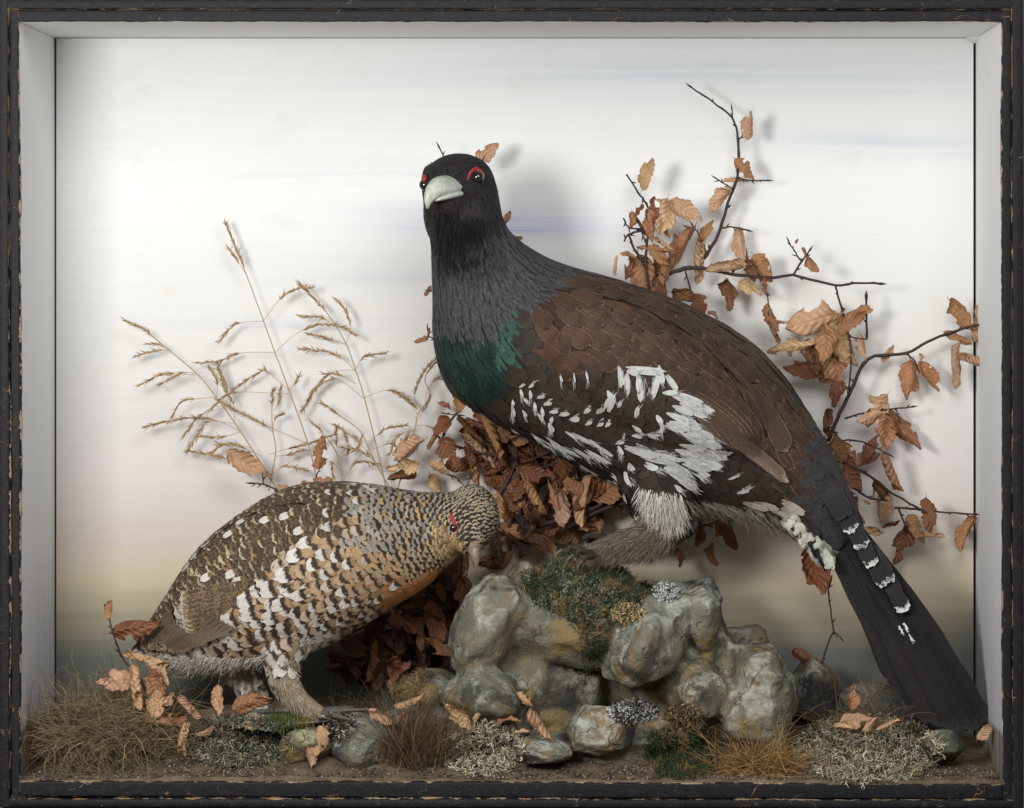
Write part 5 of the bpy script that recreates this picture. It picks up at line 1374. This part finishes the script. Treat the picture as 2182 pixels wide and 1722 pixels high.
branch('dense tangle of curled brown beech leaves under the cock bird’s breast', .248,
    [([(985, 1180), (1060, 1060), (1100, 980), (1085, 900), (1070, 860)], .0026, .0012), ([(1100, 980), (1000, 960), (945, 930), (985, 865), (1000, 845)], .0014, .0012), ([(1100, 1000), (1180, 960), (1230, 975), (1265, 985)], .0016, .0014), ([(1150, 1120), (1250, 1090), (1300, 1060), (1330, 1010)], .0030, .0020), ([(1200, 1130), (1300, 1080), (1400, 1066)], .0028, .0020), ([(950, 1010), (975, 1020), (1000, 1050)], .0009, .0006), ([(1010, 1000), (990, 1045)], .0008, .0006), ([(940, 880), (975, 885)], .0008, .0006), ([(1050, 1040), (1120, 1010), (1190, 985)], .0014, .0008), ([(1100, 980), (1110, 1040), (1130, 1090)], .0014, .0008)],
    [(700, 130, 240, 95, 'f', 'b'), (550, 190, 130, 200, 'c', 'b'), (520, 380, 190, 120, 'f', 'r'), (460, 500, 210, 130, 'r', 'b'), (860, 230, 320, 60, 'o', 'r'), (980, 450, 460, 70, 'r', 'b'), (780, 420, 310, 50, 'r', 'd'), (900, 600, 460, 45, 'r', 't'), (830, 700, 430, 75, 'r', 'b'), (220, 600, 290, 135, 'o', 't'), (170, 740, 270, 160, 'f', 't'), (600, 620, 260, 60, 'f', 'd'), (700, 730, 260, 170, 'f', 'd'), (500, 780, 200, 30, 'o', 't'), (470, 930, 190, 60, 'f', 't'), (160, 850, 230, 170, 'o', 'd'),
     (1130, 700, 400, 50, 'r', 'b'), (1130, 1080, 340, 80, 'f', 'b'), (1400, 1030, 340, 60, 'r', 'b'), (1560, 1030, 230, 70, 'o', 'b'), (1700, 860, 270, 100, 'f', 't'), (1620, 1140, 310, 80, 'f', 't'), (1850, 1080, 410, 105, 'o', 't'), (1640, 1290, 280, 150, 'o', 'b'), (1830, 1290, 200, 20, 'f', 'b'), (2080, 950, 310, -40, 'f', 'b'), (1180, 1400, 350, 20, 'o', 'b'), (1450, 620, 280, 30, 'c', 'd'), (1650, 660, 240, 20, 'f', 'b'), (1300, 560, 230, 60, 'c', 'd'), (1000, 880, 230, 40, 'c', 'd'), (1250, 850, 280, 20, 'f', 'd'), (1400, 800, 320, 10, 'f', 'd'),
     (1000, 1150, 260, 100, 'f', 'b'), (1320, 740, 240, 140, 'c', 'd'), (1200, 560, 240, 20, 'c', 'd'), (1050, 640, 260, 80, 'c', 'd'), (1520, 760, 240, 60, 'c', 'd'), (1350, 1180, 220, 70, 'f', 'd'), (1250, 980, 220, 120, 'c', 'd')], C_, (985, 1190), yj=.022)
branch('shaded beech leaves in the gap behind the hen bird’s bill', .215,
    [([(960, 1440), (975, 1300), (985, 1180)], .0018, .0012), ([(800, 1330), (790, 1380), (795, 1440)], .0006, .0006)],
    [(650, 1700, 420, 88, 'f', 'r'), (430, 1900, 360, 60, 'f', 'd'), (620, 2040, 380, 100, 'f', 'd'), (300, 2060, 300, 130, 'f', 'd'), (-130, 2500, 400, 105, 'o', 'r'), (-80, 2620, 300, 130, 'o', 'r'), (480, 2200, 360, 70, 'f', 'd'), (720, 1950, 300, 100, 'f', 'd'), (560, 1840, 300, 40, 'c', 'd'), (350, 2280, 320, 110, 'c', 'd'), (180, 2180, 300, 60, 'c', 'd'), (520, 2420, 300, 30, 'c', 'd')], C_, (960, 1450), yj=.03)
branch('beech twig with ragged leaves below the cock bird’s far leg', .255,
    [([(1420, 1180), (1470, 1130), (1530, 1110), (1545, 1080)], .0013, .0008)],
    [(360, 930, 150, 100, 'o', 'b'), (430, 1000, 160, 70, 'f', 'd'), (330, 1110, 130, 70, 'c', 'd'), (130, 1130, 110, 80, 'c', 'd'), (400, 880, 120, 40, 'c', 'd'), (250, 1000, 120, 100, 'c', 'd'), (720, 990, 40, 140, 'r', 'b')], B_, (1420, 1190))
D_ = (0, 0, 1)
branch('thin beech twig hidden behind the cock bird’s neck, leaf tips showing', .235,
    [([(1060, 880), (1030, 700), (1000, 500), (975, 380), (948, 340), (938, 318)], .0018, .0007), ([(990, 420), (1010, 370), (1025, 345)], .0009, .0006), ([(1030, 560), (1075, 480)], .0008, .0006), ([(1025, 640), (920, 620)], .0008, .0006), ([(1035, 740), (925, 722), (912, 705)], .0008, .0006)],
    [(1037, 330, 58, -45, 'f', 't'), (1079, 466, 34, -60, 'c', 'b'), (1099, 508, 28, 0, 'c', 'b'), (912, 620, 24, 120, 'c', 'b'), (898, 724, 30, 160, 'c', 'b'), (912, 712, 28, -70, 'r', 'b'), (1395, 405, 2, 0, 'c', 'b')][:6], D_, (1060, 885))
branch('beech twig lying behind the hen bird’s back with two tan leaves', .235,
    [([(620, 1060), (590, 1045), (562, 1032), (540, 1030)], .0010, .0008), ([(562, 1032), (558, 1008)], .0008, .0006), ([(665, 1040), (678, 1005), (682, 995)], .0008, .0006)],
    [(526, 985, 78, 30, 'f', 't'), (683, 964, 62, -80, 'o', 'b'), (574, 1015, 22, 60, 'c', 'b'), (602, 1038, 26, 0, 'c', 't'), (655, 1030, 24, 20, 'c', 'b'), (690, 1026, 40, 0, 'c', 'b')], D_, (640, 1070))
E_ = (200, 1270, .2166)
branch('beech sprig with tan leaves covering the tip of the hen bird’s tail', .058,
    [([(325, 1580), (340, 1530), (300, 1450), (262, 1405), (245, 1362), (228, 1300)], .0016, .0008), ([(300, 1450), (330, 1500), (370, 1510), (420, 1530), (460, 1560)], .0013, .0008), ([(340, 1530), (400, 1560)], .0012, .0008)],
    [(150, 140, 175, 100, 'f', 'b'), (400, 300, 440, -10, 'o', 'r'), (520, 610, 430, 10, 'r', 't'), (620, 760, 270, 50, 'o', 't'), (200, 830, 290, 170, 'f', 't'), (410, 900, 420, 75, 'r', 't'), (610, 870, 300, 100, 'f', 'b'), (600, 1070, 250, 100, 'f', 't'), (740, 1010, 140, -60, 'f', 't'), (590, 1130, 210, 60, 'o', 't'), (930, 1100, 290, 35, 'r', 't'), (700, 1230, 410, 0, 'r', 'b')], E_, (325, 1585), yj=.010)
fallen = [('crumpled tan leaf propped before the hen bird’s far leg', (1230, 1030, 300, 80, 'c', 't'), E_, .052), ('broad brown folded leaf leaning by the hen bird’s near leg', (1560, 1050, 390, -10, 'f', 'b'), E_, .048),
    ('curled tan leaf hanging over the grey-green lichen edge', (850, 1370, 310, 95, 'r', 't'), E_, .040), ('small tan leaf lying on the grey slab', (1100, 1320, 190, -20, 'o', 't'), E_, .046), ('pale tan leaf on the small grey lichen', (1570, 1260, 160, 150, 'f', 't'), E_, .034),
    ('twisted leaf tip on the grit below the grass tussock', (890, 1500, 150, 80, 'r', 't'), E_, .036)]
F_ = (560, 1440, .305)
fallen += [('tan leaf standing against the yellowish blocky stone', (385, 460, 215, 95, 'f', 't'), F_, .030), ('curled tan leaf at the foot of the yellowish blocky stone', (330, 570, 150, 80, 'o', 't'), F_, .026), ('arched leaf resting on the dim stone beside the outcrop', (1030, 170, 240, -30, 'r', 't'), F_, .075), ('crumpled leaf at the hen bird’s toe tip', (820, 290, 190, 30, 'c', 't'), F_, .050),
    ('leaf scrap behind the upright brown grass', (960, 310, 140, -50, 'o', 'b'), F_, .055), ('tan pointed leaf sticking up behind the round cream-grey lichen', (1370, 280, 250, 50, 'f', 't'), F_, .058), ('narrow rolled leaf standing up from the round cream-grey lichen', (1530, 250, 200, -65, 'r', 't'), F_, .060), ('brown crumpled leaf behind the round cream-grey lichen', (1720, 310, 160, 0, 'c', 'b'), F_, .062),
    ('folded leaf on the twig above the low flat pale stone', (1820, 170, 150, 40, 'o', 't'), F_, .048), ('long rolled leaf slanting down to the low flat pale stone', (1960, 340, 280, 55, 'r', 't'), F_, .044), ('small pale leaf at the rim of the round cream-grey lichen', (1810, 395, 110, -10, 'o', 't'), F_, .040)]
G_ = (1550, 900, .4813)
fallen += [('brown leaf standing upright behind the large cream lichen', (555, 1215, 115, -80, 'f', 'b'), G_, .110), ('broad tan leaf lying on the large cream lichen', (570, 1320, 140, 0, 'f', 't'), G_, .075), ('tan leaf scrap at the edge of the large cream lichen', (510, 1350, 90, 190, 'o', 't'), G_, .070), ('small folded leaf leaning on the broad tan leaf', (632, 1335, 90, -50, 'o', 't'), G_, .068), ('curled pale leaf on the far end of the large cream lichen', (715, 1340, 115, -20, 'r', 't'), G_, .070), ('tan leaf pressed under the tip of the black tail', (1140, 1370, 90, -50, 'f', 't'), G_, .085)]
for lab, (cx, cy, L, a, k_, t), (x0, y0, s_), y in fallen:
    tag(put_leaf(x0 + s_ * cx, y0 + s_ * cy, y, L * s_ * 1.05, a, KMAP[k_], t, None, 'fallen_leaf'), lab, 'leaf', 'fallen beech leaves')
def fill_branch(label, poly, n, y0, y1, tones, base, L=(50, 95)):
    e = empty('beech_branch', P(*base, (y0 + y1) / 2), label, 'branch')
    m = MB(); xs, ys = sample_poly(poly, n)
    for a, b in zip(xs, ys):
        put_leaf(a, b, rnd(y0, y1), rnd(*L), rnd(0, 360), random.choice(['flat', 'fold', 'roll', 'crumple']), random.choice(tones), e)
    hub = [(xs.mean() * .5 + base[0] * .5, ys.mean() * .5 + base[1] * .5)]
    for i in range(0, n, 3):
        rows = spline([[*P(base[0], base[1], (y0 + y1) / 2)], [*P(hub[0][0] + rnd(-15, 15), hub[0][1] + rnd(-15, 15), (y0 + y1) / 2)], [*P(xs[i], ys[i], rnd(y0, y1))]], 5)
        m.tube([Vector(q) for q in rows], list(np.linspace(.0014, .0006, len(rows))), 5)
    m.build('stem', M['bark'], e)
fill_branch('shadowy mass of dead beech leaves behind the hen bird’s breast', [(690, 1430), (760, 1330), (800, 1290), (900, 1230), (975, 1190), (985, 1260), (960, 1330), (945, 1430), (850, 1440), (760, 1440)], 90, .20, .285, 'kkkd', (930, 1470), (45, 85))  # mostly 'k' leaves: the shade under the hen is put into their colour
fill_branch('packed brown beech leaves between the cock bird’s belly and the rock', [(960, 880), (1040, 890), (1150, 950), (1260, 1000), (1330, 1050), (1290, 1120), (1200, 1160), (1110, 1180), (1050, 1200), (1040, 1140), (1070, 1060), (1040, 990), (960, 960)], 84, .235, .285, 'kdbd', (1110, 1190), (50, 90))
def twig(label, y, pts, r=.0009):
    rows = spline([[*P(a, b, y)] for a, b in pts], 4); m = MB(); m.tube([Vector(q) for q in rows], [r * rnd(.8, 1.2) for _ in rows], 6)
    return tag(m.build('twig', M['bark'], None), label, 'twig')
twig('thin dark twig stuck upright in the bright green moss', .040, [(575, 1590), (580, 1540), (588, 1480)])
twig('short twig leaning across the yellowish blocky stone', .022, [(590, 1555), (620, 1585), (645, 1600)], .0007)
twig('short twig joining the two leaves above the low flat pale stone', .048, [(1108, 1530), (1118, 1512), (1128, 1502)], .0008)

# ------------------------------------------------------------------ dry grass panicles
HC = (240, 440, .3697)
STRAW = [C(178, 148, 100), C(156, 124, 80), C(196, 170, 124)]
M['straw'] = plain('straw_stem', C(176, 152, 112), .6, .3, 200, .2)
def panicle(label, y, main, sides):
    x0, y0, s_ = HC
    e = empty('grass_stalk', P(x0 + s_ * main[0][0], y0 + s_ * main[0][1], y), label, 'dry grass', 'dry grass stalks against the backdrop')
    m = MB()
    spk = []
    def run(pts, r0, r1, seeds, yy):
        rows = spline([[*P(x0 + s_ * a, y0 + s_ * b, yy + rnd(-.002, .002))] for a, b in pts], 8); n = len(rows)
        m.tube([Vector(q) for q in rows], [r0 + (r1 - r0) * i / (n - 1) for i in range(n)], 5)
        i0 = int(n * (1 - seeds))
        for i in range(i0, n - 1):
            d = (rows[min(i + 1, n - 1)] - rows[i - 1]); L = np.linalg.norm(d); d = d / (L + 1e-9)
            for _ in range(max(2, int(L / 2 / .00055))):
                t = rnd(0, 1); p = rows[i] * (1 - t) + rows[min(i + 1, n - 1)] * t
                spk.append((p, d + RNG.normal(0, .30, 3)))
    run(main, .0008, .00045, .28, y)
    for sd in sides: run(sd, .00036, .00026, .65, y + rnd(-.008, .004))
    m.build('stem', M['straw'], e)
    R_ = np.array([q[0] for q in spk]); d = np.array([q[1] for q in spk]); n = len(R_)
    d /= np.linalg.norm(d, axis=1, keepdims=True)
    ln = RNG.uniform(.004, .0095, n)
    pts = np.stack([R_, R_ + d * (ln * .35)[:, None], R_ + d * (ln * .7)[:, None], R_ + d * ln[:, None]], 1)
    rp = np.array([.5, 1.3, 1.1, .15])
    t_ = strands('seed_head', pts, RNG.uniform(.0004, .00075, n), pick(STRAW, [3, 2, 2], n), M['strand'], e, taper=.8)
    tag(t_, kind='stuff')
    return e
panicle('tallest dry grass stalk with a dark narrow seed head', .272, [(1190, 1640), (1130, 1380), (1010, 1040), (935, 840), (870, 660), (770, 390), (700, 210), (650, 95)],
    [[(870, 660), (960, 540), (1050, 480), (1150, 465)], [(870, 660), (740, 670), (680, 700), (615, 775)], [(940, 840), (1050, 740), (1170, 685), (1300, 690), (1400, 740)], [(940, 840), (740, 845), (620, 890), (490, 900)], [(1015, 1060), (900, 960), (860, 950), (700, 1050)], [(1015, 1060), (1050, 1020), (1080, 970)], [(1015, 1080), (730, 1070), (640, 1100), (560, 1170)], [(770, 390), (710, 300), (668, 240)], [(1130, 1370), (900, 1270), (720, 1180), (610, 1120)]])
panicle('dry grass stalk arching far over toward the side panel', .268, [(960, 1650), (740, 1300), (590, 1090), (480, 960), (290, 800), (180, 710), (70, 655)],
    [[(480, 960), (400, 960), (280, 1020)], [(480, 970), (300, 965), (160, 1025)], [(600, 1100), (480, 1110), (400, 1125), (345, 1200)], [(740, 1300), (600, 1235), (430, 1220), (185, 1270)], [(740, 1300), (620, 1330), (500, 1325)], [(700, 1250), (560, 1240), (500, 1300), (430, 1410)], [(330, 830), (260, 830), (140, 860)], [(340, 830), (270, 800), (205, 790)], [(640, 1160), (540, 1190), (480, 1230), (405, 1330)], [(600, 1100), (600, 1000), (560, 935)], [(650, 1170), (660, 1060), (610, 940)], [(700, 1250), (700, 1150), (650, 1060), (610, 920)], [(800, 1390), (650, 1370), (570, 1420)]])
panicle('middle dry grass stalk with drooping side tufts', .274, [(1580, 1640), (1520, 1380), (1450, 1100), (1400, 940), (1340, 780), (1240, 620), (1150, 520), (1070, 440)],
    [[(1400, 940), (1450, 870), (1565, 845)], [(1400, 940), (1260, 960), (1160, 1060), (1095, 1175)], [(1400, 950), (1330, 880), (1240, 840), (1085, 820)], [(1450, 1100), (1570, 1060), (1650, 1080), (1740, 1150)], [(1345, 795), (1230, 760), (1130, 735)], [(1345, 795), (1370, 690), (1340, 600), (1285, 530)], [(1280, 690), (1200, 640), (1080, 635)], [(1400, 1020), (1300, 970), (1220, 965)], [(1450, 1110), (1300, 1000), (1180, 1040), (1130, 1120)]])
panicle('short leaning dry grass stalk in the thick of the tufts', .262, [(1620, 1660), (1500, 1450), (1430, 1300), (1300, 1200), (1200, 1130)], [[(1500, 1450), (1400, 1340), (1280, 1260)], [(1540, 1500), (1450, 1420), (1330, 1390)], [(1470, 1380), (1560, 1290), (1690, 1260)], [(1560, 1500), (1640, 1400), (1700, 1310)], [(1500, 1400), (1600, 1370), (1700, 1420)]])
panicle('short dry grass stalk left of the thick tufts', .266, [(1330, 1660), (1300, 1450), (1240, 1340), (1140, 1235)], [[(1310, 1500), (1360, 1400), (1330, 1290)], [(1310, 1520), (1270, 1480), (1270, 1560)], [(1300, 1450), (1400, 1400), (1440, 1330)], [(1320, 1600), (1400, 1480), (1520, 1480)], [(1300, 1440), (1290, 1350), (1290, 1280)]])
panicle('curved dry grass stalk half hidden by the cock bird’s green breast', .262, [(1640, 1640), (1740, 1290), (1760, 1200), (1830, 1090), (1800, 1000), (1840, 920), (1890, 880)], [[(1780, 1180), (1740, 1090), (1790, 960), (1880, 860)], [(1760, 1230), (1800, 1160), (1830, 1100)], [(1750, 1260), (1830, 1270), (1880, 1330)], [(1740, 1290), (1650, 1320), (1600, 1420)], [(1820, 1060), (1860, 1000), (1960, 995)], [(1760, 1200), (1700, 1120), (1640, 1080)], [(1740, 1280), (1700, 1330), (1680, 1420)]])
panicle('slender wispy grass stalk between the two tallest stalks', .276, [(900, 1640), (935, 1450), (940, 1380), (920, 1270), (920, 1100), (930, 1060)], [[(920, 1270), (940, 1220), (970, 1200)], [(930, 1180), (960, 1120), (970, 1050)], [(925, 1540), (990, 1500), (1110, 1520)], [(940, 1440), (1020, 1430), (1095, 1405)], [(860, 1440), (720, 1380), (620, 1370)], [(900, 1430), (1000, 1400), (1120, 1370), (1280, 1310)], [(760, 1480), (600, 1440), (440, 1410)]])

# plaster blob in the case corner
bl = np.array([v * (1 + .35 * mnoise.noise(Vector(v) * 2.2)) for v in ICO3[0]]) * np.array([.016, .02, .009]) + np.array(P(2090, 76, .285))
link('plaster_blob', np_mesh('plaster_blob', bl, ICO3[1]), M['plaster'], case)
